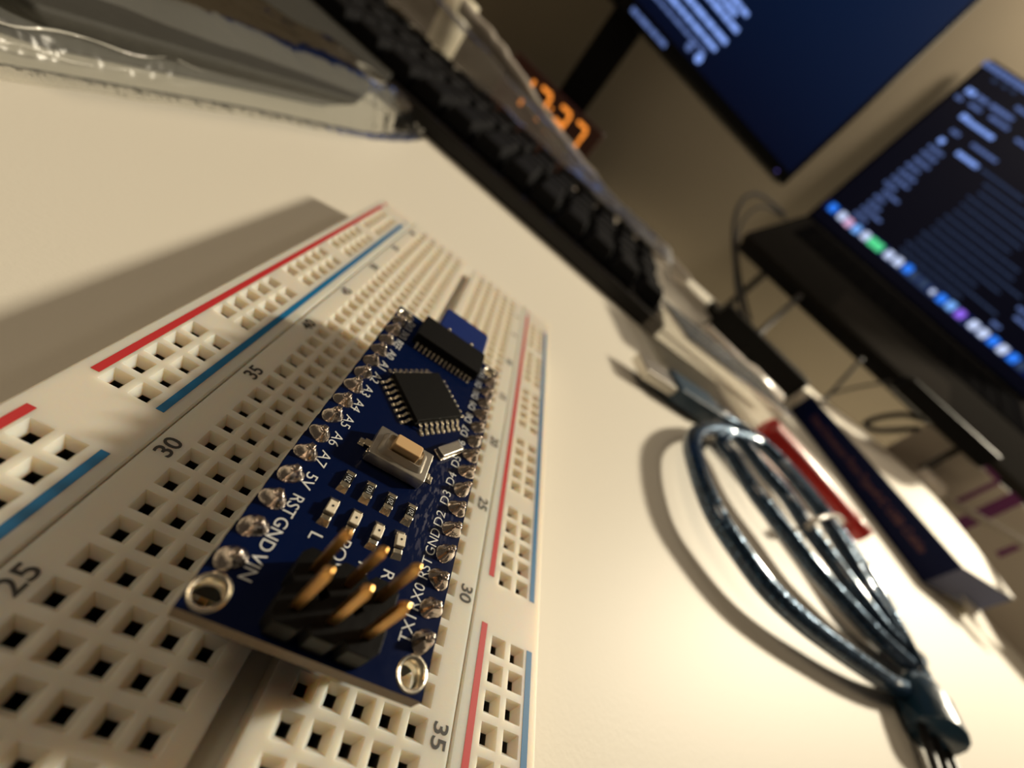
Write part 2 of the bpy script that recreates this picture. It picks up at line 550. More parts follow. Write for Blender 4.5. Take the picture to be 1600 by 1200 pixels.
def rail(sx):
    """power rail; built for the left side, the right one is the same piece turned half round"""
    mb = MB()
    ys = []
    for g in range(5):
        ys += [3.81 + g * 15.24 + i * P for i in range(5)]
    ys = sorted([-y for y in ys] + ys)
    xa, xb = -26.95, -17.65
    # unequal spacing of rows is fine for field(): it only needs sorted rows
    field(mb, xa + 0.25, xb - 0.15, -HL + 0.3, HL - 0.3, [-23.81, -21.27], ys)
    for x, xo in ((xa + 0.25, xa), (xb - 0.15, xb)):
        mb.add([(x, -HL + .3, 0), (x, HL - .3, 0), (xo, HL, -0.3), (xo, -HL, -0.3)], [(0, 1, 2, 3)])
        mb.add([(xo, -HL, -0.3), (xo, HL, -0.3), (xo, HL, -BT), (xo, -HL, -BT)], [(0, 1, 2, 3)])
    for s in (-1, 1):
        mb.add([(xa + .25, s * (HL - .3), 0), (xb - .15, s * (HL - .3), 0), (xb, s * HL, -0.3), (xa, s * HL, -0.3)], [(0, 1, 2, 3)])
        mb.add([(xa, s * HL, -0.3), (xb, s * HL, -0.3), (xb, s * HL, -BT), (xa, s * HL, -BT)], [(0, 1, 2, 3)])
    mb.add([(xa, -HL, -BT + .01), (xb, -HL, -BT + .01), (xb, HL, -BT + .01), (xa, HL, -BT + .01)], [(0, 1, 2, 3)])
    o = mb.build('power_rail', [M['board'], M['contact']], bb, loc=(0, 0, BT), recalc=False)
    o.rotation_euler[2] = 0 if sx < 0 else math.pi
    # on the turned rail the ink colours swap sides: outer red / inner blue on the left, inner red / outer blue on the right
    outer, inner = ('red', 'blue') if sx < 0 else ('blue', 'red')
    g = {'red': ((3.45, 78.6), (-78.6, -2.0)), 'blue': ((2.8, 76.4), (-76.4, -2.8))}
    for nm, x in ((outer, -25.45), (inner, -19.2)):
        for y0, y1 in g[nm]:
            if sx > 0:
                y0, y1 = -y1, -y0
            MB().box((x, (y0 + y1) / 2, 0.012), (0.74, y1 - y0, 0.03)).build(nm + '_line', M[nm + '_ink'], o)
        for s in (-1, 1):
            if nm == 'red':
                MB().box((x, s * 80.9, 0.012), (1.3, 0.28, 0.03)).box((x, s * 80.9, 0.012), (0.28, 1.3, 0.034)).build('plus_mark', M['red_ink'], o)
            else:
                MB().box((x, s * 79.2, 0.012), (1.3, 0.28, 0.03)).build('minus_mark', M['blue_ink'], o)
    return o


rail(-1)
rail(1)

# ---------------------------------------------------------------- microcontroller board standing on its pins in the breadboard
TA, TB = -0.0055, 0.0252
ub = thing('microcontroller_board', 'small navy blue microcontroller board plugged high into the breadboard', 'circuit board')
ex = Vector((1, -TA, 0)).normalized(); ey = Vector((TA, 1, TB)).normalized(); ez = ex.cross(ey).normalized()
ub.matrix_world = Matrix.Translation(Vector((1.50, -9.96, BT + 7.75)) * MM) @ Matrix((ex, ey, ez)).transposed().to_4x4()
TH = 1.6
Y0, Y1, HW = -3.73, 39.28, 8.72
pcb = MB()
# board with the two near mounting holes and the two far ones cut through it
def plate_with_holes(mb, x0, x1, y0, y1, holes, r, z0, z1, n=24):
    """plate cut into a grid so each hole sits in a cell of its own"""
    cell = r + 0.12
    xs = sorted(set([x0, x1] + [v for hx, hy in holes for v in (hx - cell, hx + cell)]))
    ys = sorted(set([y0, y1] + [v for hx, hy in holes for v in (hy - cell, hy + cell)]))
    for j in range(len(ys) - 1):
        for i in range(len(xs) - 1):
            cx, cy = (xs[i] + xs[i + 1]) / 2, (ys[j] + ys[j + 1]) / 2
            h = [q for q in holes if abs(q[0] - cx) < 1e-4 and abs(q[1] - cy) < 1e-4]
            for z in (z0, z1):
                if not h:
                    mb.add([(xs[i], ys[j], z), (xs[i + 1], ys[j], z), (xs[i + 1], ys[j + 1], z), (xs[i], ys[j + 1], z)], [(0, 1, 2, 3)])
                else:
                    vi = []; vo = []
                    for k in range(n):
                        a = 2 * math.pi * k / n
                        c, s_ = math.cos(a), math.sin(a)
                        q = cell / max(abs(c), abs(s_))
                        vi.append((h[0][0] + r * c, h[0][1] + r * s_, z)); vo.append((h[0][0] + q * c, h[0][1] + q * s_, z))
                    mb.add(vi + vo, [(k, (k + 1) % n, n + (k + 1) % n, n + k) for k in range(n)])
            if h:
                v = []
                for z in (z0, z1):
                    v += [(h[0][0] + r * math.cos(2 * math.pi * k / n), h[0][1] + r * math.sin(2 * math.pi * k / n), z) for k in range(n)]
                mb.add(v, [(k, (k + 1) % n, n + (k + 1) % n, n + k) for k in range(n)], 1)
    c = [(x0, y0), (x1, y0), (x1, y1), (x0, y1)]
    for i in range(4):
        a, b = c[i], c[(i + 1) % 4]
        mb.add([(a[0], a[1], z0), (b[0], b[1], z0), (b[0], b[1], z1), (a[0], a[1], z1)], [(0, 1, 2, 3)], 1)


MH = [(-7.45, -2.3), (7.45, -2.3), (-7.45, 37.85), (7.45, 37.85)]
plate_with_holes(pcb, -HW, HW, Y0, Y1, MH, 0.98, -TH, 0)
cb = pcb.build('circuit_board', [M['pcb'], M['fr4']], ub, recalc=True)
for hx, hy in MH:
    MB().lathe([(0.95, -TH - .03), (0.95, 0.035), (1.26, 0.045), (1.28, 0.0), (1.28, -0.01)], (hx, hy, 0), 32, cap=False).build('mounting_ring', M['bright_tin'], ub, smooth=True)

# pin headers below
for sx in (-1, 1):
    h = MB()
    for i in range(15):
        h.prism([(sx * 7.62 + a, i * P + b) for a, b in ((-0.85, -1.25), (0.85, -1.25), (1.25, -0.7), (1.25, 0.7), (0.85, 1.25), (-0.85, 1.25), (-1.25, 0.7), (-1.25, -0.7))], -TH - 2.5, -TH)
    hd = h.build('pin_header', M['black_plastic'], ub)
    pm = None
    for i in range(15):
        if pm is None:
            pm = MB().box((0, 0, -6.6), (0.64, 0.64, 11.0), top=1.0).build('header_pin', M['gold'], hd, loc=(sx * 7.62, 0, 0)); q = pm
        else:
            q = pm.copy(); SC.collection.objects.link(q)
        q.location = Vector((sx * 7.62, i * P, 0)) * MM
# solder joints, three shapes
def joint(kind):
    rnd = random.Random(kind)
    mb = MB()
    n = 20
    prof = [(0.98, 0.0), (0.95, 0.10), (0.80, 0.30), (0.62, 0.55), (0.46, 0.85), (0.38, 1.1)]
    rings = []
    vs = []; fs = []
    lean = Vector((0.12, 0.02))
    for k, (r, z) in enumerate(prof):
        for i in range(n):
            a = 2 * math.pi * i / n
            kk = 1 + 0.10 * math.sin(a * 2 + kind) + 0.05 * math.sin(a * 3 + kind * 2)
            vs.append((r * kk * math.cos(a) + lean.x * z, r * kk * math.sin(a) + lean.y * z, z))
    for k in range(len(prof) - 1):
        for i in range(n):
            j = (i + 1) % n
            fs.append((k * n + i, k * n + j, (k + 1) * n + j, (k + 1) * n + i))
    fs.append(tuple((len(prof) - 1) * n + i for i in range(n)))
    mb.add(vs, fs)
    mb.box((0.14, 0.02, 1.05), (0.52, 0.52, 0.75), rz=0.1 * kind, top=0.9)
    return mb


jp = [joint(k).build('solder_joint', M['tin'], ub, smooth=False) for k in range(3)]
for o in jp:
    b = o.modifiers.new('b', 'BEVEL'); b.width = 0.05 * MM; b.segments = 2
    o.data.polygons.foreach_set('use_smooth', [True] * len(o.data.polygons))
c = 0
for sx in (-1, 1):
    for i in range(15):
        if c < 3:
            o = jp[c]
        else:
            o = jp[c % 3].copy(); SC.collection.objects.link(o)
        o.location = Vector((sx * 7.62, i * P, 0)) * MM
        o.rotation_euler = (0, 0, random.uniform(-0.4, 0.4))
        o.scale = (1, 1, random.uniform(0.8, 1.15))
        c += 1

for i, s in enumerate(['VIN', 'GND', 'RST', '5V', 'A7', 'A6', 'A5', 'A4', 'A3', 'A2', 'A1', 'A0', 'REF', '3V3', 'D13']):
    text(s, 1.0, (-6.1, i * 2.58 + 0.05, 0.02), -math.pi / 2, M['silk'], cb, 'pin_label', wx=0.88 if len(s) == 3 else 1.05, bold=-0.01)
for i, s in enumerate(['TX1', 'RX0', 'RST', 'GND', 'D2', 'D3', 'D4', 'D5', 'D6', 'D7', 'D8', 'D9', 'D10', 'D11', 'D12']):
    text(s, 1.0, (6.1, i * 2.58 + 0.35, 0.02), math.pi / 2, M['silk'], cb, 'pin_label', wx=0.88 if len(s) == 3 else 1.05, bold=-0.01)
for s, x in (('L', -3.4), ('POW', -1.15), ('TX', 1.0), ('RX', 3.15)):
    text(s, 1.05, (x, 3.75 if s == 'L' else 2.9, 0.02), -math.pi / 2, M['silk'], cb, 'lamp_label', bold=-0.01)

# reset button
rb = MB()
rb.prism(rrect(-3.05, 3.05, -1.85, 1.85, 0.12, 2), 0.12, 1.55)
body = rb.build('reset_button', M['steel'], ub, loc=(-0.1, 14.15, 0), bevel=0.08)
# raised rim (a frame) and step around the plunger
rim = MB()
o1 = rrect(-2.45, 2.45, -1.38, 1.38, 0.55, 5)
o2 = rrect(-2.1, 2.1, -1.05, 1.05, 0.4, 5)
o3 = rrect(-1.95, 1.95, -0.95, 0.95, 0.38, 5)
n = len(o1)
vs = [(x, y, 1.55) for x, y in o1] + [(x, y, 2.15) for x, y in o2] + [(x, y, 2.15) for x, y in o3] + [(x, y, 1.62) for x, y in o3]
rim.add(vs, [(k * n + i, k * n + (i + 1) % n, (k + 1) * n + (i + 1) % n, (k + 1) * n + i) for k in range(3) for i in range(n)] + [tuple(3 * n + i for i in range(n))])
rim.build('raised_frame', M['steel'], body, smooth=False)
MB().prism(rrect(-1.42, 1.42, -0.72, 0.72, 0.22, 4), 1.6, 2.95).build('plunger', M['tan'], body, bevel=0.12, seg=3)
MB().box((0, 0, 0.35), (5.9, 3.5, 0.55)).build('button_base', M['black_plastic'], body)
for sx in (-1, 1):
    tb = MB()
    tb.box((sx * 3.35, 0, 0.42), (0.7, 0.8, 0.16)).box((sx * 3.85, 0, 0.15), (0.75, 0.95, 0.28), top=0.7).box((sx * 3.15, sx * 1.45, 0.75), (0.14, 0.5, 0.9))
    tb.build('solder_tab', M['bright_tin'], body, bevel=0.08, smooth=False)

# main chip, turned 45 degrees
mc = MB().prism([(-3.3, -3.5), (3.5, -3.5), (3.5, 3.5), (-3.5, 3.5), (-3.5, -3.3)], 0.12, 0.62).prism([(-3.4, -3.4), (3.4, -3.4), (3.4, 3.4), (-3.4, 3.4)], 0.6, 1.12)
chip = mc.build('main_chip', M['chip_black'], ub, loc=(-0.02, 24.45, 0), rz=math.radians(-45), bevel=0.06)
lm = MB()
L0 = MB()
L0.add([(-.17, 0, .62), (.17, 0, .62), (.17, 0, .48), (-.17, 0, .48), (-.17, -.42, .60), (.17, -.42, .60), (.17, -.40, .46), (-.17, -.40, .46),
        (-.17, -.66, .20), (.17, -.66, .20), (.17, -.56, .06), (-.17, -.56, .06), (-.19, -1.15, .18), (.19, -1.15, .18), (.19, -1.15, .02), (-.19, -1.15, .02)],
       [(k * 4 + i, k * 4 + (i + 1) % 4, k * 4 + 4 + (i + 1) % 4, k * 4 + 4 + i) for k in range(3) for i in range(4)] + [(12, 13, 14, 15)])
L0.box((0, -1.12, 0.09), (0.46, 0.5, 0.16), top=0.6)
first = None
for side in range(4):
    for i in range(8):
        if first is None:
            first = L0.build('chip_lead', M['bright_tin'], chip, bevel=0.04); q = first
        else:
            q = first.copy(); SC.collection.objects.link(q)
        a = side * math.pi / 2
        x, y = (i - 3.5) * 0.8, -3.48
        q.location = Vector((x * math.cos(a) - y * math.sin(a), x * math.sin(a) + y * math.cos(a), 0)) * MM
        q.rotation_euler = (0, 0, a)

# serial chip
sc_ = MB().prism(rrect(-5.05, 5.05, -2.6, 2.6, 0.1, 1), 0.1, 1.75).build('serial_chip', M['chip_black'], ub, loc=(0.15, 36.0, 0), bevel=0.1)
for s in (-1, 1):
    for i in range(14):
        q = first.copy(); SC.collection.objects.link(q); q.parent = sc_
        q.location = Vector((s * (-(6.5 * .65) + i * 0.65), s * -2.58, 0)) * MM
        q.rotation_euler = (0, 0, 0 if s > 0 else math.pi)
        q.scale = (0.75, 0.8, 1)

# ceramic resonator
xo = MB().prism(rrect(-1.6, 1.6, -0.62, 0.62, 0.1, 2), 0.1, 0.85)
xt = xo.build('resonator', M['steel'], ub, loc=(4.75, 18.95, 0), rz=math.radians(52), bevel=0.12)
MB().box((0, 0, 0.1), (3.4, 1.5, 0.2)).build('solder_pad', M['tin'], xt, bevel=0.05)

# resistors and LEDs
for k, x in enumerate((-3.4, -1.3, 0.85, 3.02)):
    r = MB().box((0, 0, 0.3), (0.82, 0.9, 0.42)).build('resistor', M['chip_black'], ub, loc=(x, 9.45, 0), rz=(-0.03, 0.02, 0.0, -0.02)[k])
    for s in (-1, 1):
        e = MB().box((0, s * 0.62, 0.3), (0.86, 0.36, 0.46)).add(
            [(-.43, s * .78, 0), (.43, s * .78, 0), (.43, s * .78, .46), (-.43, s * .78, .46), (-.48, s * 1.22, 0), (.48, s * 1.22, 0), (.3, s * .86, .34), (-.3, s * .86, .34)],
            [(4, 5, 6, 7), (5, 1, 2, 6), (4, 7, 3, 0), (7, 6, 2, 3)])
        e.build('end_cap', M['bright_tin'], r, bevel=0.05)
    text('102' if k == 1 else '201', 0.52, (0, 0, 0.525), math.pi / 2 + math.pi * 0, M['silk'], r, 'resistor_code', depth=0.006, wx=0.82, bold=-0.012)
for k, (x, y, rz) in enumerate(((-3.45, 6.15, 0.0), (-1.3, 6.15, 0), (0.9, 6.05, 0), (3.05, 6.25, 0.18))):
    l = MB().box((0, 0.15, 0.42), (0.86, 1.15, 0.52), top=0.94).build('indicator_led', M['led_lens'], ub, loc=(x, y, 0), rz=rz, bevel=0.06)
    for s in (-1, 1):
        e = MB().box((0, s * 0.8 + .05, 0.2), (0.9, 0.5, 0.3), top=0.85).add(
            [(-.45, s * .95, 0), (.45, s * .95, 0), (.4, s * .95, .36), (-.4, s * .95, .36), (-.5, s * 1.35, 0), (.5, s * 1.35, 0)],
            [(4, 5, 2, 3), (5, 1, 2), (4, 3, 0)])
        e.build('led_pad', M['bright_tin'], l, bevel=0.05)
    MB().lathe([(0.11, 0.66), (0.11, 0.70)], (0, 0.2, 0), 10).build('led_dot', M['pale_resin'], l)

# six pin programming header
ph = MB()
HX = (-2.64, -0.10, 2.44); HY = (-2.12, 0.42)
for x in HX:
    for y in HY:
        ph.prism([(x + a, y + b) for a, b in ((-0.8, -1.27), (0.8, -1.27), (1.27, -0.75), (1.27, 0.75), (0.8, 1.27), (-0.8, 1.27), (-1.27, 0.75), (-1.27, -0.75))], 0.05, 2.5)
hb = ph.build('programming_header', M['black_plastic'], ub, bevel=0.05)
pf = None
for x in HX:
    for y in HY:
        if pf is None:
            pf = MB().box((0, 0, 3.9), (0.64, 0.64, 7.6)).box((0, 0, 8.0), (0.64, 0.64, 0.6), top=0.55).build('header_pin', M['gold'], hb, bevel=0.05); q = pf
        else:
            q = pf.copy(); SC.collection.objects.link(q)
        q.location = Vector((x, y, 0)) * MM

# blue shelled socket overhanging the far end
us = MB().prism(rrect(-3.95, 3.95, -3.3, 3.3, 0.7, 4), -1.9, 1.7).build('usb_socket', M['blue_shell'], ub, loc=(1.0, 41.0, 0), bevel=0.35, seg=3)
for x, y in ((-2.3, -2.4), (1.6, -2.3)):
    MB().lathe([(0.28, 1.68), (0.24, 1.85), (0.1, 1.95)], (x, y, 0), 12).build('socket_rivet', M['bright_tin'], us, smooth=True)
for x in (1.4, 3.6):
    MB().box((x, -3.75, 1.2), (0.3, 0.9, 0.3)).build('socket_leg', M['bright_tin'], us, bevel=0.08)

# ---------------------------------------------------------------- blue data cable
CAB = [(125.8, 128.8, 5.4), (137.7, 131.1, 6.6), (147.4, 128.3, 8.3), (161.2, 121.7, 9.1), (167.5, 107.8, 10.0), (169.1, 96.1, 10.4), (171.2, 83.9, 10.4), (173.9, 72.3, 10.0), (174.8, 60.6, 8.7), (177.5, 52.0, 7.0), (180.8, 46.1, 5.4), (177.8, 41.4, 4.1), (164.6, 35.8, 4.1), (149.7, 32.7, 4.9), (134.8, 31.7, 5.8), (121.5, 31.8, 6.2), (108.2, 32.5, 6.6), (97.1, 35.0, 7.0), (89.1, 40.6, 7.5), (82.5, 49.6, 7.9), (82.2, 64.1, 7.9), (86.3, 79.2, 7.5), (98.4, 95.6, 7.0), (118.4, 111.6, 7.0), (129.9, 113.1, 7.5), (138.7, 101.9, 7.0), (147.3, 95.0, 7.0), (150.5, 81.9, 7.0), (156.1, 71.6, 7.0), (160.5, 60.8, 7.0), (166.8, 53.1, 6.6), (180.5, 51.5, 5.8), (189.5, 51.8, 4.9), (181.1, 47.3, 4.5), (171.0, 47.1, 4.9), (158.1, 48.3, 5.8), (145.3, 52.2, 6.6), (134.6, 57.6, 7.0), (126.8, 67.4, 7.0), (118.2, 78.6, 7.0), (115.4, 93.9, 6.6), (113.8, 101.9, 6.2), (127.9, 117.1, 6.6), (147.4, 126.4, 7.5), (158.7, 123.1, 8.3), (164.8, 109.5, 9.1), (167.8, 95.6, 9.6), (166.7, 78.8, 9.6), (165.5, 64.7, 9.1), (170.7, 56.1, 7.9), (178.9, 51.7, 6.2), (183.1, 46.0, 4.9), (182.3, 41.5, 4.5)]
cb_ = thing('data_cable', 'coiled translucent blue cable lying on the desk right of the breadboard', 'cable', CAB[0])
O = Vector(CAB[0])
pts = spline([Vector(p) - O for p in CAB], 10)
MB().tube(pts, 2.75, 12).build('cable_cord', M['cable_blue'], cb_, smooth=True)
PL = [(73.5, 117.8, 5.5), (91.6, 120.5, 5.5), (123.2, 128.7, 6.0), (132.9, 132.3, 6.0)]   # tip, shell end, body end, strain end
PLv = [Vector(p) - O for p in PL]
ax = (PLv[0] - PLv[2]).normalized()
sd = ax.cross(Vector((0, 0, 1))).normalized(); upv = sd.cross(ax).normalized()
A = Matrix((sd, ax, upv)).transposed().to_4x4(); A.translation = PLv[1]
ln = (PLv[0] - PLv[1]).length
sh = MB().box((0, ln / 2, 0), (11.5, ln, 4.4), T=A).build('metal_plug_shell', M['steel'], cb_, bevel=0.4)
lb = (PLv[2] - PLv[1]).length
pb = MB().add([(x, y, z) for y, w_, h_ in ((0, 7, 3.6), (-lb * .75, 7, 3.8), (-lb, 4.5, 3.0)) for x, z in ((-w_, -h_), (w_, -h_), (w_, h_), (-w_, h_))],
              [(k * 4 + i, k * 4 + (i + 1) % 4, k * 4 + 4 + (i + 1) % 4, k * 4 + 4 + i) for k in range(2) for i in range(4)] + [(0, 1, 2, 3), (8, 9, 10, 11)], T=A)
pb.build('plug_body', M['plug_blue'], cb_, bevel=1.0, seg=3)
MB().tube([PLv[2] + ax * 2, PLv[3]], 3, rs=[3.4, 2.5]).build('strain_relief', M['plug_blue'], cb_, smooth=True)
TI = [(144.4, 78.3, 9.0), (146.3, 80.3, 12.0), (156.4, 86.5, 14.0), (173.0, 96.5, 13.0), (189.8, 104.7, 10.0), (188.6, 102.5, 5.0), (166.3, 89.9, 4.0), (144.4, 78.3, 9.0)]
MB().tube(spline([Vector(p) - O for p in TI], 6), 0.9, 8).build('twist_tie', M['frosted'], cb_, smooth=True)
EN = [(171.1, 39.9, 6.0), (167.3, 35.1, 6.0), (162.5, 29.3, 6.0), (159.8, 23.7, 6.0)]
e = [Vector(p) - O for p in EN]
MB().tube(spline(e, 6), 5, 14, rs=[2.6 + 3.6 * math.sin(min(1, k / 10) * math.pi / 2) for k in range(len(e) * 6 - 5)], sx=1.0).build('moulded_end', M['plug_blue'], cb_, smooth=True)
for dx in (-4, 0.5, 5):
    q0 = e[-1] + Vector((dx, 0, -1)); q1 = q0 + (e[-1] - e[-2]).normalized() * 26 + Vector((dx * .8, 0, -5))
    q1.z = max(q1.z, 1.0 - O.z)
    MB().tube([q0 - (e[-1] - e[-2]).normalized() * 6, (q0 + q1) / 2 + Vector((0, 0, 1)), q1], 1.1, 8).build('inner_wire', M['cable_black'], cb_, smooth=True)

# ---------------------------------------------------------------- clear plastic bag
bag = thing('plastic_bag', 'empty clear plastic bag lying on the desk beyond the breadboard, left of the keyboard', 'bag', (-80, 100, 0))
ST = [(0, -85, -150, 10), (25, -81, -144, 12), (50, -77.5, -138, 13), (75, -72.5, -130, 13), (100, -67.5, -118, 13.5), (127, -60.5, -106, 14), (150, -55, -95, 14.5), (170, -52.5, -83, 14), (186, -51, -72, 12), (196, -51, -66, 5), (204, -50, -62, 1.0)]
mb = MB()
NC = 26
ring = []
fst = []
for a in range(len(ST) - 1):
    for k in range(5):
        t = k / 5
        fst.append([ST[a][i] * (1 - t) + ST[a + 1][i] * t for i in range(4)])
fst.append(list(ST[-1]))
vs = []
for y, xn, xf, h in fst:
    for i in range(NC):
        u = i / (NC - 1)
        x = xn + (xf - xn) * u
        prof = min(1.0, 4.2 * u) ** 0.55 * min(1.0, 5.0 * (1 - u)) ** 0.6
        z = 0.6 + h * prof
        nn = noise.noise(Vector((x * 0.09, y * 0.05, 3.1))) * 1.6 + noise.noise(Vector((x * 0.3, y * 0.18, 7.7))) * 0.7
        vs.append((x + 80 + 0.4 * noise.noise(Vector((y * .3, u * 9, 1))), y - 100, max(0.4, z + nn * prof)))
fs = []
for a in range(len(fst) - 1):
    for i in range(NC - 1):
        fs.append((a * NC + i, a * NC + i + 1, (a + 1) * NC + i + 1, (a + 1) * NC + i))
mb.add(vs, fs)
mb.build('bag_film', M['bag'], bag, smooth=True, recalc=False)
mb = MB()
vs = []; fs = []
for k, (y, xn, xf, h) in enumerate(fst):
    wv = 0.5 * math.sin(y * 0.4) + 0.3 * math.sin(y * 1.3)
    vs += [(xn + 80 + 3.4 + wv * .5, y - 100, 0.25), (xn + 80 + 1.8, y - 100, 1.2 + .3 * wv), (xn + 80, y - 100, 0.8)]
for k in range(len(fst) - 1):
    for i in range(2):
        fs.append((k * 3 + i, k * 3 + i + 1, k * 3 + 4 + i, k * 3 + 3 + i))
mb.add(vs, fs)
mb.build('side_seam', M['bag_seam'], bag, smooth=True, recalc=False)
mb = MB(); vs = []; fs = []
for k in range(13):
    x = -50 - k * 1.15
    vs += [(x + 80, 202 - 100, 0.8), (x + 80 + .4, 206 - 100 + 1.2 * math.sin(k * 1.7), 2.5 + 1.2 * math.sin(k * 2.1)), (x + 80 + .5, 210 - 100 + 1.5 * math.sin(k), 1.2)]
for k in range(12):
    for i in range(2):
        fs.append((k * 3 + i, k * 3 + i + 1, k * 3 + 4 + i, k * 3 + 3 + i))
mb.add(vs, fs); mb.build('end_seal', M['bag_seam'], bag, smooth=True, recalc=False)
for z_, dx_, r_ in ((3.2, -0.6, 0.4), (6.6, -1.4, 0.5)):  # pale tubes modelled as the bright highlight streaks on the bag's near side
    wv_ = []
    for k in range(60):
        y_ = 6 + k * 1.35
        i_ = min(len(ST) - 2, int(y_ // 25)) if y_ < 100 else 4
        t_ = (y_ - ST[i_][0]) / (ST[i_ + 1][0] - ST[i_][0])
        xn_ = ST[i_][1] * (1 - t_) + ST[i_ + 1][1] * t_
        wv_.append((xn_ + dx_ + 80 + 0.3 * math.sin(k * .8 + z_), y_ - 100, z_ + 0.5 * math.sin(k * .5 + z_)))
    MB().tube(wv_, r_, 8, rs=[r_ * (0.4 + 0.6 * abs(math.sin(k * .37 + z_))) * (1 - k / 62) for k in range(60)]).build('highlight_streak', mat('painted_highlight', (0.62, 0.61, 0.56), 0.12, coat=1.0), bag, smooth=True)
hp_ = MB()
cx0, cy0 = -66 + 80, 160 - 100
hp_.tube([(cx0 + 5 * math.cos(a), cy0 + 7 * math.sin(a), 15.2) for a in [i * math.pi / 12 for i in range(25)]], 0.5, 6, cap=False).build('hang_hole_rim', M['bag_seam'], bag, smooth=True)

po = MB()  # dark slab added inside the bag to imitate its dark grazing reflection
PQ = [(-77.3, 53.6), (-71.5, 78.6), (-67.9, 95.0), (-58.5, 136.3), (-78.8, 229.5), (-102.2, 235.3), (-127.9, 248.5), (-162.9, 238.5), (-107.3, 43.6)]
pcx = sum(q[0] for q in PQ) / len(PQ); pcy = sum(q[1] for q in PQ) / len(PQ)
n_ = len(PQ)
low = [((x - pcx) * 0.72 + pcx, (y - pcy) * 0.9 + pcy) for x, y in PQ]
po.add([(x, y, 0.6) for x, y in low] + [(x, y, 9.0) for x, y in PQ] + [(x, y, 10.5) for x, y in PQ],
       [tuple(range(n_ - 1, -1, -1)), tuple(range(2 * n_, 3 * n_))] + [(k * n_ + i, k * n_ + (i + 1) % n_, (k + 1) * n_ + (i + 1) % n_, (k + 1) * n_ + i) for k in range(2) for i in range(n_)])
pch = po.build('reflection_slab', mat('reflection_grey', (0.060, 0.059, 0.054), 0.5, bump=(120, 0.6), bdist=0.0008, spec=0.1), None, bevel=2.5, seg=3)
tag(pch, 'added dark grey slab in the clear plastic bag imitating the reflection on its top', 'slab')

# ---------------------------------------------------------------- keyboard
KA = math.radians(-8.5)
kb = thing('keyboard', 'black mechanical keyboard lying across the desk behind the breadboard', 'keyboard', (106, 187, 0), (0, 0, KA))
# local: x runs to the left as negative, y away from the viewer
KW, KD = 300, 130
def ktop(y):
    return 9.5 + y * 0.055
cs = MB()
cs.add([(-KW, 0, 0), (0, 0, 0), (0, KD, 0), (-KW, KD, 0), (-KW, 0, 9), (0, 0, 9), (0, KD, ktop(KD)), (-KW, KD, ktop(KD)),
        (-KW + 6, 7, 9), (-6, 7, 9), (-6, KD - 6, ktop(KD) - .5), (-KW + 6, KD - 6, ktop(KD) - .5),
        (-KW + 6, 7, 3), (-6, 7, 3), (-6, KD - 6, 8), (-KW + 6, KD - 6, 8)],
       [(3, 2, 1, 0), (0, 1, 5, 4), (1, 2, 6, 5), (2, 3, 7, 6), (3, 0, 4, 7), (4, 5, 9, 8), (5, 6, 10, 9), (6, 7, 11, 10), (7, 4, 8, 11),
        (8, 9, 13, 12), (9, 10, 14, 13), (10, 11, 15, 14), (11, 8, 12, 15), (12, 13, 14, 15)])
cs.build('keyboard_case', M['kb_case'], kb, bevel=0.8)
k0 = None
for r in range(6):
    for c in range(15):
        if k0 is None:
            kk = MB()
            w0, w1, hh = 8.9, 6.2, 9.0
            kk.add([(-w0, -w0, 0), (w0, -w0, 0), (w0, w0, 0), (-w0, w0, 0), (-w1, -w1 - .5, hh), (w1, -w1 - .5, hh), (w1, w1 + .8, hh), (-w1, w1 + .8, hh)],
                   [(3, 2, 1, 0), (4, 5, 6, 7), (0, 1, 5, 4), (1, 2, 6, 5), (2, 3, 7, 6), (3, 0, 4, 7)])
            k0 = kk.build('keycap', M['key'], kb, bevel=1.1, seg=3); q = k0
        else:
            q = k0.copy(); SC.collection.objects.link(q)
        y = 18 + r * 19.05
        q.location = Vector((-16 - c * 19.05 - (r % 3) * 1.5, y, ktop(y) - 1.0 + (0.8 if r in (0, 5) else 0))) * MM
        q.rotation_euler = (0.06 + 0.05 * (r - 2.5) * -0.4, 0, 0)

# clear film sheet over the back of the keyboard
fl = MB(); vs = []; fs = []
NX, NY = 60, 12
for i in range(NX + 1):
    for j in range(NY + 1):
        u = i / NX; v = j / NY
        x = -300 + 312 * u
        y = 96 + 34 * v
        ridge = 29 + 18 * max(0, (-x - 60) / 200) + 3
        z = 27.0 + (ridge - 27) * math.sin(min(1, v * 1.25) * math.pi / 2) ** 1.5
        z += 1.6 * noise.noise(Vector((x * .06, y * .08, 1))) + 0.8 * noise.noise(Vector((x * .2, y * .2, 5)))
        if u > 0.93:
            z -= (u - 0.965) / 0.035 * (z - 16) * 0.9 if u > 0.965 else 0
        vs.append((x, y, z))
for i in range(NX):
    for j in range(NY):
        a = i * (NY + 1) + j
        fs.append((a, a + 1, a + NY + 2, a + NY + 1))
fl.add(vs, fs)
flo = fl.build('plastic_film', M['film'], None, smooth=True, recalc=False)
flo.location = Vector((106, 187, 0)) * MM; flo.rotation_euler = (0, 0, KA)
fr_ = [(-91.4, 336.6, 54.0), (-67.5, 337.3, 51.8), (-45.7, 338.4, 48.0), (-6.2, 336.6, 39.0), (30.0, 334.9, 33.4), (67.7, 331.3, 28.4), (104.4, 325.9, 26.0), (132.6, 320.1, 26.2), (153.5, 311.0, 24.2)]
fo = [Vector(p) for p in spline(fr_, 10)]
fm = MB().tube([(flo.matrix_basis.inverted() @ (Vector((p.x, p.y, p.z - 1.5 + 0.35 * math.sin(k * 0.9))) * MM)) / MM for k, p in enumerate(fo)], 4, 10, rs=[4.9 + 1.0 * noise.noise(Vector((k * .35, 0, 2))) for k in range(len(fo))], sx=0.8)
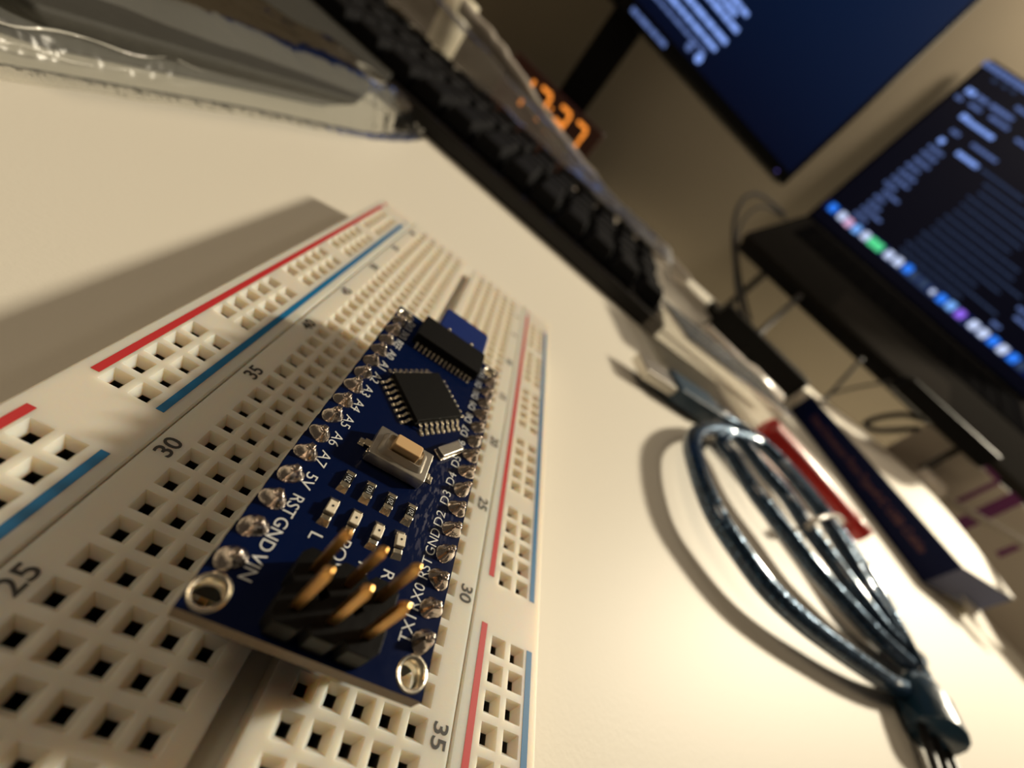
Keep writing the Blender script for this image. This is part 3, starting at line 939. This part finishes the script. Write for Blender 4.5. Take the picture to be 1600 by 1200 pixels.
fm.build('folded_edge', film('film_fold', hz=0.85, gl=0.12, rough=0.2, haze=(0.50, 0.45, 0.40), bump=(200, 0.8), bdist=0.002), flo, smooth=True)
tag(flo, 'crumpled clear plastic film sheet draped over the back of the keyboard', 'plastic film')

# ---------------------------------------------------------------- clear case, frosted tube and red handle
cc = thing('clear_case', 'small clear plastic case beside the cable plug on the desk', 'plastic case', (102.4, 156.8, 0.0), (0, 0, 0.1989))
CL, CD, CH = (93.6, 34.0, 17.0)
shell = MB()
vs = []
for z, kx in ((0, 0.0), (CH, 1.5)):
    vs += [(kx, kx, z), (CL - kx, kx, z), (CL - kx, CD - kx, z), (kx, CD - kx, z)]
shell.add(vs, [(0, 1, 5, 4), (1, 2, 6, 5), (2, 3, 7, 6), (3, 0, 4, 7), (4, 5, 6, 7), (3, 2, 1, 0)])
ld_ = MB().box((CL / 2, CD / 2, CH + 1.0), (CL + 1.5, CD + 1.5, 1.4))
ld_.build('case_lid', film('case_lid_reflection', tint=(0.8, 0.84, 0.9), hz=0.5, gl=0.15, rough=0.15, haze=(0.20, 0.215, 0.235), bump=(60, 0.5), bdist=0.001), cc, bevel=0.5)  # blue-grey haze paints in the reflection on the case top
shell.build('case_shell', M['clear_case'], cc, bevel=1.0, seg=3)
rm = MB()
for a, b in (((0, 0), (CL, 0)), ((CL, 0), (CL, CD)), ((CL, CD), (0, CD)), ((0, CD), (0, 0))):
    rm.tube([(a[0], a[1], CH), (b[0], b[1], CH)], 0.8, 8)
rm.build('case_rim', M['frosted'], cc, smooth=True)

ft = [(144.4, 225.6, 16.0), (224.0, 221.9, 12.0)]
a, b = Vector(ft[0]), Vector(ft[1])
t = MB().tube([a - a, (b - a) * .03, (b - a) * .5, (b - a) * .6, (b - a) * .97, (b - a)], 6, 16, rs=[2.5, 4.2, 4.6, 6.4, 6.4, 3.5]).build('frosted_tube', M['frosted'], None, smooth=True)
t.location = a * MM
tag(t, 'frosted white plastic tube lying between the clear case and the navy box', 'tube')

rd = [(161.4, 144.3, 9.0), (180.4, 135.3, 9.0), (201.6, 127.5, 8.0), (218.2, 123.2, 7.0)]
a = Vector(rd[0])
rt = thing('red_tool', 'shiny red plastic tool handle lying between the blue cable and the navy box', 'tool', rd[0])
rp = spline([Vector(p) - a for p in rd], 6)
nn_ = len(rp)
MB().tube(rp, 6, 16, rs=[(8.6 - 4.0 * (k / (nn_ - 1))) for k in range(nn_)]).build('handle', M['red_plastic'], rt, smooth=True)
MB().tube([rp[-1] - Vector((2, -3, 0)), rp[-1] + Vector((7, -6, 0))], 4.5, 14, rs=[5.0, 4.6]).build('end_cap', M['red_plastic'], rt, smooth=True)

# ---------------------------------------------------------------- cable box
BX = [(325.8, 140.4, 0.0), (326.5, 315.2, 0.0)]   # near right-hand lower corner (end nearest the viewer), far lower corner
p0, p1 = Vector(BX[0]), Vector(BX[1])
dirv = (p0 - p1); BL = dirv.length; ang = math.atan2(dirv.y, dirv.x)
bx = thing('cable_box', 'long navy and white cable carton lying on the desk right of the coiled cable', 'box', p1, (0, 0, ang))
# local x from far end to near end; local y is away from the viewer's side (+y)
BH, BD = 22.5, 50.0
def lidz(u, v):
    bow = 8.0 * math.sin(math.pi * min(1, max(0, u * 0.9 + 0.06))) + 4.5
    return BH + v * bow
side = MB()
side.add([(0, 0, 0.3), (BL, 0, 0.3), (BL, 0, BH), (0, 0, BH)], [(0, 1, 2, 3)])
side.box((BL / 2, 0.25, BH / 2), (BL, 0.5, BH - .6))
sd_ = side.build('printed_side', M['navy_card'], bx)
tp = MB(); vs = []; fs = []
NU, NV = 24, 6
for i in range(NU + 1):
    for j in range(NV + 1):
        u, v = i / NU, j / NV
        vs.append((u * BL, v * BD, lidz(u, v)))
for i in range(NU):
    for j in range(NV):
        a = i * (NV + 1) + j
        fs.append((a, a + 1, a + NV + 2, a + NV + 1))
tp.add(vs, fs)
# back side and bottom
tp.add([(0, BD, 0.3), (BL, BD, 0.3)] + [(BL * (1 - i / NU), BD, lidz(1 - i / NU, 1)) for i in range(NU + 1)], [tuple(range(NU + 3))])
tp.add([(0, 0, 0.3), (BL, 0, 0.3), (BL, BD, 0.3), (0, BD, 0.3)], [(0, 1, 2, 3)])
tp.build('white_lid', M['white_card'], bx, recalc=False)
en = MB().add([(BL + .1, 0, 0.5), (BL + .1, BD, 8), (BL + .1, BD, lidz(1, 1) - 1.0), (BL + .1, 0, BH)], [(0, 1, 2, 3)])
en.build('end_face', mat('navy_card_lit', (0.085, 0.095, 0.19), 0.55), bx, recalc=False)  # same navy card, its grazing light painted in as a paler colour
fe = MB().add([(0, 0, 2), (0, BD, 2), (0, BD, lidz(0, 1)), (0, 0, BH), (-16, 4, 8), (-16, BD - 8, 8), (-18, BD - 8, lidz(0, 1) - 3), (-18, 4, BH - 3)],
              [(0, 1, 2, 3), (4, 5, 6, 7), (0, 1, 5, 4), (1, 2, 6, 5), (2, 3, 7, 6), (3, 0, 4, 7)])
fe.build('end_flap', M['white_card'], bx)
fl2 = MB().add([(BL, BD * .55, 9), (BL, BD, 9), (BL + 22, BD, 5), (BL + 20, BD * .6, 4), (BL, BD * .55, 9.5), (BL, BD, 9.5), (BL + 22, BD, 5.5), (BL + 20, BD * .6, 4.5)],
               [(0, 1, 2, 3), (7, 6, 5, 4), (0, 1, 5, 4), (1, 2, 6, 5), (2, 3, 7, 6), (3, 0, 4, 7)])
fl2.build('open_flap', M['white_card'], bx)
tx = text('Data-Connector Pure-TypeA/C USB Cable', 5.0, (0, 0, 0), 0, M['pink_ink'], sd_, 'box_print', wx=1.0, depth=0.02)
tw = max(v.co.x for v in tx.data.vertices) - min(v.co.x for v in tx.data.vertices)
k = 0.78 * BL * MM / tw
for v in tx.data.vertices:
    v.co.x *= k
tx.rotation_euler = (math.pi / 2, 0, 0)
tx.location = Vector((BL * 0.52, -0.06, BH * 0.5)) * MM

# ---------------------------------------------------------------- cup behind the keyboard
cup = thing('cup', 'cream cup standing behind the left end of the keyboard', 'cup', (-104, 390, 0), (0, 0, 2.2))
cup.scale = (0.85, 0.85, 0.75)
MB().lathe([(10.5, 0), (12.0, 2), (13.5, 40), (14.5, 80), (13.2, 80), (12.3, 40), (10.5, 4)], n=32, cap=False).lathe([(0.01, 4), (10.6, 4)], n=32, cap=False).lathe([(0.01, 0), (10.6, 0)], n=32, cap=False).build('cup_body', M['cream'], cup, smooth=True)
MB().tube([(13 + 9 * math.sin(a), 0, 42 + 16 * math.cos(a)) for a in [i * math.pi / 10 for i in range(11)]], 2.2, 10).build('handle', M['cream'], cup, smooth=True)

# ---------------------------------------------------------------- digital clock
ck = thing('digital_clock', 'small dark red digital clock with glowing orange digits in front of the monitor stand', 'clock', (-7, 452, 0))
MB().prism(rrect(-53, 53, -9, 22, 3, 3), 0, 59).build('clock_body', M['clock_case'], ck, bevel=1.0)
SEG = {'a': (0, 12, 1), 'b': (6, 6, 0), 'c': (6, -6, 0), 'd': (0, -12, 1), 'e': (-6, -6, 0), 'f': (-6, 6, 0), 'g': (0, 0, 1)}
NUM = {'1': 'bc', '7': 'abc', '3': 'abcdg'}
for ch, cx in (('1', -33), ('7', -13), (':', -1.5), ('3', 10.5), ('7', 30.5)):
    g = MB()
    if ch == ':':
        g.box((cx, -9.2, 44), (2.6, 0.5, 2.6)).box((cx, -9.2, 34), (2.6, 0.5, 2.6))
    else:
        for sg in NUM[ch]:
            x, z, hz = SEG[sg]
            g.box((cx + x, -9.2, 40 + z), ((11, 0.5, 3.0) if hz else (3.0, 0.5, 11)))
    g.build('clock_digit', M['clock_digit'], ck)

# ---------------------------------------------------------------- monitor
mo = thing('monitor', 'wide black desktop monitor with a dark blue screen standing behind the clock', 'monitor', (6, 575, 0))
MW, MZ0, MHt = 267.0, 157.0, 320.0
MB().box((0, 12, MZ0 + MHt / 2), (MW * 2, 24, MHt)).build('monitor_housing', M['black_plastic'], mo, bevel=2)
sz0 = MZ0 + 13
so = MB().box((0, -0.3, 0), (MW * 2 - 14, 0.6, MHt - 22)).build('screen', screen_mat('monitor_picture', (0.0024, 0.016, 0.060, 1), (0.0006, 0.0022, 0.012, 1), 2, -0.15, 0.15), mo, loc=(0, 0, sz0 + (MHt - 22) / 2))
zc = sz0 + (MHt - 22) / 2
for x0, x1, z, h, m in [(-4.6, 46.8, 162.5, 4.5, 'txt_mid'), (-98.1, 92.5, 192.5, 4, 'txt_bright'), (-105.4, 85.6, 183.6, 3, 'txt_mid'), (-115.3, 96.5, 202.9, 4.5, 'txt_bright'), (-117.7, 98.1, 216.0, 4.5, 'txt_bright'), (-116.0, 85.6, 223.3, 4, 'txt_bright'), (-116.2, 95.3, 230.0, 4, 'txt_bright')]:
    # each line is a row of words
    rr = random.Random(int(z * 7)); g = MB(); x = x1
    while x > x0:
        w_ = rr.uniform(7, 20)
        g.box((x - w_ / 2, -0.75, z - zc), (w_, 0.3, h)); x -= w_ + 1.5
    g.build('screen_text', M[m], so)
for x, z, r, m in [(67.7, 177.6, 4.0, 'txt_mid'), (83.6, 177.1, 4.5, 'txt_bright')]:
    MB().lathe([(r, 0), (r, 0.3)], n=14, T=Matrix.Translation((x, -0.6, z - zc)) @ Matrix.Rotation(math.pi / 2, 4, 'X')).build('screen_mark', M[m], so)
MB().box((0, 52, 100), (42, 14, 200)).build('stand_column', M['black_plastic'], mo, bevel=2)
MB().box((0, 30, 4), (230, 150, 8)).build('stand_base', M['black_plastic'], mo, bevel=2)
MB().box((0, 35, 235), (90, 22, 90)).build('stand_bracket', M['black_plastic'], mo, bevel=2)
MB().lathe([(1.2, 0), (1.2, 0.4)], n=12, T=Matrix.Translation((245.7, -0.2, MZ0 + 5)) @ Matrix.Rotation(math.pi / 2, 4, 'X')).build('power_light', emissive('power_light', (0.25, 0.2, 0.8), 0.6), mo)

# ---------------------------------------------------------------- laptop on its stand; local x runs along the hinge, y away from the viewer
A0 = math.radians(-35)
LO = (437.37, 606.85, 0.0)       # foot point on the desk under the hinge line, straight out from the viewer
st = thing('laptop_stand', 'black folding laptop stand holding the open laptop above the desk', 'laptop stand', LO, (0, 0, A0))
lp = thing('laptop', 'open grey laptop showing a dark screen with a row of bright icons', 'laptop', LO, (0, 0, A0))
KL = 1.14
X0, X1 = -74.0 * KL, 244.0 * KL
F, ZF, ZH = -222.0 * KL, 48.9 + 31.1 * KL, 48.9 + 105.1 * KL     # front edge offset, top surface height at front and at hinge
tl = math.atan2(ZH - ZF, -F)
TB_ = Matrix.Translation((0, F, ZF)) @ Matrix.Rotation(tl, 4, 'X')
LB = math.hypot(F, ZH - ZF)
bs = MB().prism(rrect(X0, X1, 0, LB, 8, 4), -7.5, 0, T=TB_).build('laptop_base', M['laptop_metal'], lp, bevel=1)
MB().prism(rrect(X0 + 18, X1 - 18, LB - 132, LB - 16, 2, 2), 0.02, 0.3, T=TB_).build('keyboard_well', mat('matt_well', (0.004, 0.004, 0.0045), 0.95, spec=0.0), lp)
LKM = mat('matt_laptop_key', (0.006, 0.006, 0.0065), 0.95, spec=0.0)
MB().prism(rrect(96 - 68, 96 + 68, 8, 92, 3, 3), 0.02, 0.25, T=TB_).build('trackpad', mat('trackpad', (0.024, 0.022, 0.020), 0.7, 0.0, spec=0.0), lp)
lk = None
for r in range(5):
    for c_ in range(14):
        if lk is None:
            lk = MB().box((0, 0, 0.6), (18.2, 17.8, 1.2), top=0.95).build('laptop_key', LKM, lp); q = lk
        else:
            q = lk.copy(); SC.collection.objects.link(q)
        q.matrix_local = Matrix.Scale(1, 4) @ Matrix.Translation((TB_ @ Vector((X0 + 42 + c_ * 21.3, LB - 121 + r * 20.6, 0.3))) * MM) @ Matrix.Rotation(tl, 4, 'X')
TS = Matrix.Translation((0, 2, 48.9 + 99.1 * KL)) @ Matrix.Rotation(math.radians(-6.0), 4, 'X')
SH = 221.0 * KL
lid = MB().prism(rrect(X0, X1, 0, SH, 9, 5), -5, 0, T=TS @ Matrix.Rotation(math.pi / 2, 4, 'X') @ Matrix.Translation((0, 0, -5))).build('laptop_lid', M['bezel'], lp)
def onlid(x, z, y=-0.2):
    return TS @ Vector((x, y, z))
def lidbox(x0, x1, z, h, name, m, par, y=-0.35, t=0.3):
    return MB().box(((x0 + x1) / 2, y, z), (abs(x1 - x0), t, h), T=TS).build(name, m, par)
scr = MB().box(((X0 + X1) / 2, -0.15, (SH + 8) / 2), (X1 - X0 - 9, 0.3, SH - 14), T=TS).build('screen', screen_mat('laptop_picture', (0.0012, 0.0016, 0.006, 1), (0.0008, 0.001, 0.004, 1), 2, 0.15, 0.35), lp)
lidbox(X0 + 6, X1 - 6, 33.2, 13, 'dock_bar', emissive('dock_bar', (0.003, 0.008, 0.06), 1.0), scr)
for x, z, r, m in [(-67.0, 33.7, 5.243999999999999, 'blue'), (-49.9, 33.1, 5.243999999999999, 'white'), (-37.4, 32.1, 5.243999999999999, 'red'), (-23.9, 32.1, 5.243999999999999, 'sky'), (-8.5, 32.8, 5.243999999999999, 'white'), (3.2, 32.6, 5.243999999999999, 'green'), (13.8, 32.8, 5.243999999999999, 'green'), (30.4, 33.3, 5.243999999999999, 'white'), (44.5, 33.9, 5.243999999999999, 'white'), (59.4, 34.9, 5.243999999999999, 'blue'), (71.3, 33.3, 5.243999999999999, 'dark'), (86.2, 33.5, 5.243999999999999, 'dark'), (101.2, 32.8, 2.964, 'white'), (114.7, 33.2, 5.243999999999999, 'blue'), (128.2, 33.7, 5.243999999999999, 'sky'), (142.9, 33.3, 5.243999999999999, 'violet'), (162.7, 33.5, 5.243999999999999, 'white'), (177.1, 33.3, 5.243999999999999, 'white'), (190.9, 33.7, 5.243999999999999, 'blue'), (204.8, 33.3, 5.243999999999999, 'white'), (219.7, 33.4, 5.243999999999999, 'blue'), (232.7, 33.2, 5.243999999999999, 'dark')]:
    MB().prism(rrect(x - r, x + r, z - r, z + r, r * .4, 3), 0.5, 0.8, T=TS @ Matrix.Rotation(math.pi / 2, 4, 'X')).build('dock_icon', M['icon_' + m], scr)
for x0, x1, z, h, m in [(-43.2, -23.1, 46.0, 3.42, 'txt_mid'), (-42.7, -11.0, 55.5, 3.42, 'txt_mid'), (-42.3, -22.7, 64.5, 3.42, 'txt_mid'), (-43.5, -27.7, 74.2, 3.42, 'txt_mid'), (-41.6, -16.4, 83.5, 3.42, 'txt_mid'), (-49.3, -30.9, 92.5, 3.42, 'txt_mid'), (-48.3, -22.6, 102.0, 3.42, 'txt_mid'), (-48.8, -23.9, 111.5, 3.42, 'txt_mid'), (-49.2, -29.5, 121.2, 3.42, 'txt_mid'), (-48.2, -25.7, 130.6, 3.42, 'txt_mid'), (-48.6, -27.1, 140.3, 3.42, 'txt_mid'), (-48.9, -27.7, 149.1, 3.42, 'txt_mid'), (-46.8, -39.0, 160.2, 5.7, 'txt_bright'), (-19.5, 10.3, 159.9, 4.79, 'txt_bright'), (15.8, 74.5, 160.2, 2.85, 'txt_dim'), (-45.7, -33.9, 174.1, 3.99, 'txt_mid'), (-16.1, 19.1, 174.4, 3.42, 'txt_mid'), (-52.1, -41.6, 191.1, 5.7, 'txt_bright'), (-40.8, -4.5, 190.1, 4.56, 'txt_bright'), (-75.0, -65.2, 203.2, 3.99, 'txt_mid'), (-56.4, -40.0, 204.2, 3.42, 'txt_mid'), (-28.7, -2.9, 204.9, 3.65, 'txt_mid'), (-72.1, -61.0, 213.8, 5.7, 'txt_bright'), (-57.7, -42.6, 214.0, 4.56, 'txt_mid'), (-38.6, -8.3, 214.1, 4.56, 'txt_mid'), (-17.8, 35.6, 225.2, 3.42, 'txt_mid'), (11.9, 45.1, 201.4, 3.42, 'txt_mid'), (-84.2, 72.9, 242.8, 5.7, 'txt_mid'), (-62.1, -54.0, 234.2, 3.42, 'txt_dim'), (-48.1, -41.5, 234.7, 3.42, 'txt_dim'), (-36.9, -30.4, 235.4, 3.42, 'txt_dim'), (31.0, 122.7, 150.5, 2.4, 'txt_dim'), (35.3, 143.4, 141.1, 2.4, 'txt_dim'), (31.1, 134.5, 131.7, 2.4, 'txt_dim'), (33.4, 118.1, 122.4, 2.4, 'txt_dim'), (34.9, 115.3, 113.0, 2.4, 'txt_dim'), (32.8, 139.5, 103.6, 2.4, 'txt_dim'), (33.1, 143.7, 94.2, 2.4, 'txt_dim'), (34.9, 165.9, 84.9, 2.4, 'txt_dim'), (32.2, 147.4, 75.5, 2.4, 'txt_dim'), (34.7, 126.1, 66.1, 2.4, 'txt_dim'), (30.5, 166.9, 56.7, 2.4, 'txt_dim'), (32.3, 127.3, 47.3, 2.4, 'txt_dim'), (35.9, 143.6, 38.0, 2.4, 'txt_dim'), (33.3, 154.9, 28.6, 2.4, 'txt_dim'), (170.5, 182.5, 48.2, 3.5, 'txt_mid'), (172.7, 212.7, 75.9, 3.5, 'txt_mid'), (180.1, 220.1, 66.5, 3.5, 'txt_mid')]:
    rr = random.Random(int(z * 13 + x0)); g = MB(); x = min(x0, x1); xe = max(x0, x1)
    while x < xe:
        w_ = min(rr.uniform(3, 8), xe - x)
        g.box((x + w_ / 2, -0.55, z), (w_, 0.2, h), T=TS); x += w_ + 0.9
    g.build('screen_text', M[m], scr)

sp_ = MB().prism([(X0 + 2, 8), (X1 - 2, 8), (X1 - 2, LB - 10), (X0 + 2, LB - 10)], -11.9, -7.9, T=TB_).build('support_plate', M['black_plastic'], st, bevel=1)
MB().box((0, 0, 0), (X1 - X0 - 8, 4, 9), T=TB_ @ Matrix.Translation(((X0 + X1) / 2, 3.0, -12.6))).build('front_lip', M['black_plastic'], st, bevel=1)
for x in (X0 + 30, X1 - 30):
    MB().tube([(x, -40, 5), (x, -70, ZH - 70 * 0.333 - 16)], 5, 8).tube([(x, -40, 5), (x, -190, 5)], 5, 8).build('leg', M['black_plastic'], st)
MB().box(((X0 + X1) / 2, -95, 4), (X1 - X0 - 30, 26, 8)).build('foot_bar', M['black_plastic'], st, bevel=1)

hb_ = (384.4, 275.8, 77.0)
h_ = MB().box((0, 0, 0), (80, 30, 15)).build('usb_hub', M['black_plastic'], None, bevel=1.5)
h_.location = Vector(hb_) * MM; h_.rotation_euler = (0, 0, A0)
tag(h_, 'black rectangular cable hub fixed under the front edge of the laptop stand', 'hub')

ad = thing('power_adapter', 'black power adapter lying on the desk behind the clear case', 'power adapter', (264.9, 334.5, 0), (0, 0, math.radians(-35)))
MB().prism(rrect(-48, 48, -22, 22, 6, 4), 0, 30).build('adapter_body', M['black_plastic'], ad, bevel=2)
MB().tube([(-48, 0, 14), (-60, 0, 14)], 4, 10, rs=[5, 3]).build('cord_relief', M['black_plastic'], ad, smooth=True)

CABLES = [([(286.0, 542.7, 133.0), (245.0, 537.1, 128.6), (225.0, 520.9, 114.5), (222.1, 497.3, 94.1), (229.8, 468.8, 73.4), (239.1, 438.6, 56.5), (244.6, 409.5, 42.8), (246.2, 368.6, 30.5), (245.7, 327.7, 21.5)], 2.4, 'cable_black', 'power_cable', 'black cable looping down from the left side of the laptop'), ([(304.2, 565.4, 134.7), (269.5, 557.2, 126.8), (254.2, 545.4, 111.9), (248.8, 522.8, 91.0), (254.2, 494.9, 70.1), (261.9, 445.6, 49.0), (263.4, 377.8, 30.6)], 1.8, 'cable_black', 'video_cable', 'thinner black cable hanging just inside the looping laptop cable'), ([(285.7, 390.2, 75.7), (277.5, 375.0, 54.6), (265.5, 355.6, 35.3), (252.6, 329.8, 17.4), (246.3, 313.2, 7.0)], 2.6, 'cable_black', 'charging_cable', 'short black cable running from the stand to the power adapter'), ([(342.6, 335.9, 71.6), (338.7, 323.9, 52.6), (333.8, 312.6, 36.0), (327.8, 302.6, 25.2)], 1.7, 'cable_black', 'thin_cord', 'thin black cord hanging straight down behind the far end of the navy box'), ([(354.7, 307.4, 73.1), (344.9, 309.4, 56.7), (335.9, 310.6, 39.6), (329.7, 308.7, 30.4)], 1.2, 'cable_black', 'slim_cord', 'slim dark cord crossing beside the thin cord behind the navy box'), ([(374.0, 276.0, 67.6), (364.2, 279.1, 62.0), (355.9, 280.2, 51.7), (349.6, 278.8, 42.1), (345.8, 274.4, 36.2), (346.0, 265.4, 38.9), (355.0, 263.4, 49.1), (372.6, 268.6, 60.8)], 2.4, 'cable_black', 'looped_cable', 'black cable looped below the hub under the laptop'), ([(403.1, 230.7, 37.2), (405.4, 219.2, 41.5), (404.7, 204.4, 45.8), (403.2, 190.4, 49.8), (402.2, 177.1, 52.8), (396.0, 155.1, 56.2)], 2.8, 'cable_grey', 'grey_cord', 'grey cord passing in front of the purple banded carton'), ([(392.4, 251.4, 41.2), (394.7, 252.1, 47.3), (397.2, 254.4, 55.3), (401.7, 258.0, 66.2), (406.3, 261.3, 76.6)], 2.6, 'cable_black', 'short_lead', 'short black lead dropping from the hub toward the pale plug')]
for pts_, r, m, nm, lab in CABLES:
    o_ = MB().tube(spline(pts_, 8), r, 10).build(nm, M[m], None, smooth=True)
    tag(o_, lab, 'cable')
pl_ = [(391.0, 249.0, 37.4), (403.5, 230.1, 37.5)]
a, b = Vector(pl_[0]), Vector(pl_[1])
MB().tube([a, a + (b - a) * .75, b], 5, 14, rs=[6, 6, 3])
wp = MB().tube([(0, 0, 0), tuple((b - a) * .8), tuple(b - a)], 5, 14, rs=[8, 8, 4]).build('white_plug', M['frosted'], None, smooth=True)
wp.location = a * MM
tag(wp, 'pale plug at the end of a grey cord behind the navy box', 'plug')

pc_ = thing('printed_carton', 'white carton with purple bands lying under the laptop behind the navy box', 'carton', (394.5, 285.0, 0.0), (0, 0, -0.9774))
CW, CDp, CHt = (200.0, 22.0, 72.0)
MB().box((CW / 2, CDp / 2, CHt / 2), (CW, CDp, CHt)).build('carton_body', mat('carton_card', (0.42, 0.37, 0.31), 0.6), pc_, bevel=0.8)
for quad in [[(68.7, 32.0), (66.6, 73.3), (75.9, 72.7), (77.7, 30.4)], [(56.6, 41.2), (55.5, 73.4), (59.0, 71.7), (60.2, 39.5)], [(28.2, 73.3), (28.0, 76.7), (56.2, 74.5), (56.4, 71.0)], [(97.1, 36.1), (97.1, 54.6), (100.7, 51.6), (101.7, 35.1)]]:
    MB().add([(x, -0.15, z) for x, z in quad], [(0, 1, 2, 3)]).build('purple_band', M['purple_ink'], pc_, recalc=False)
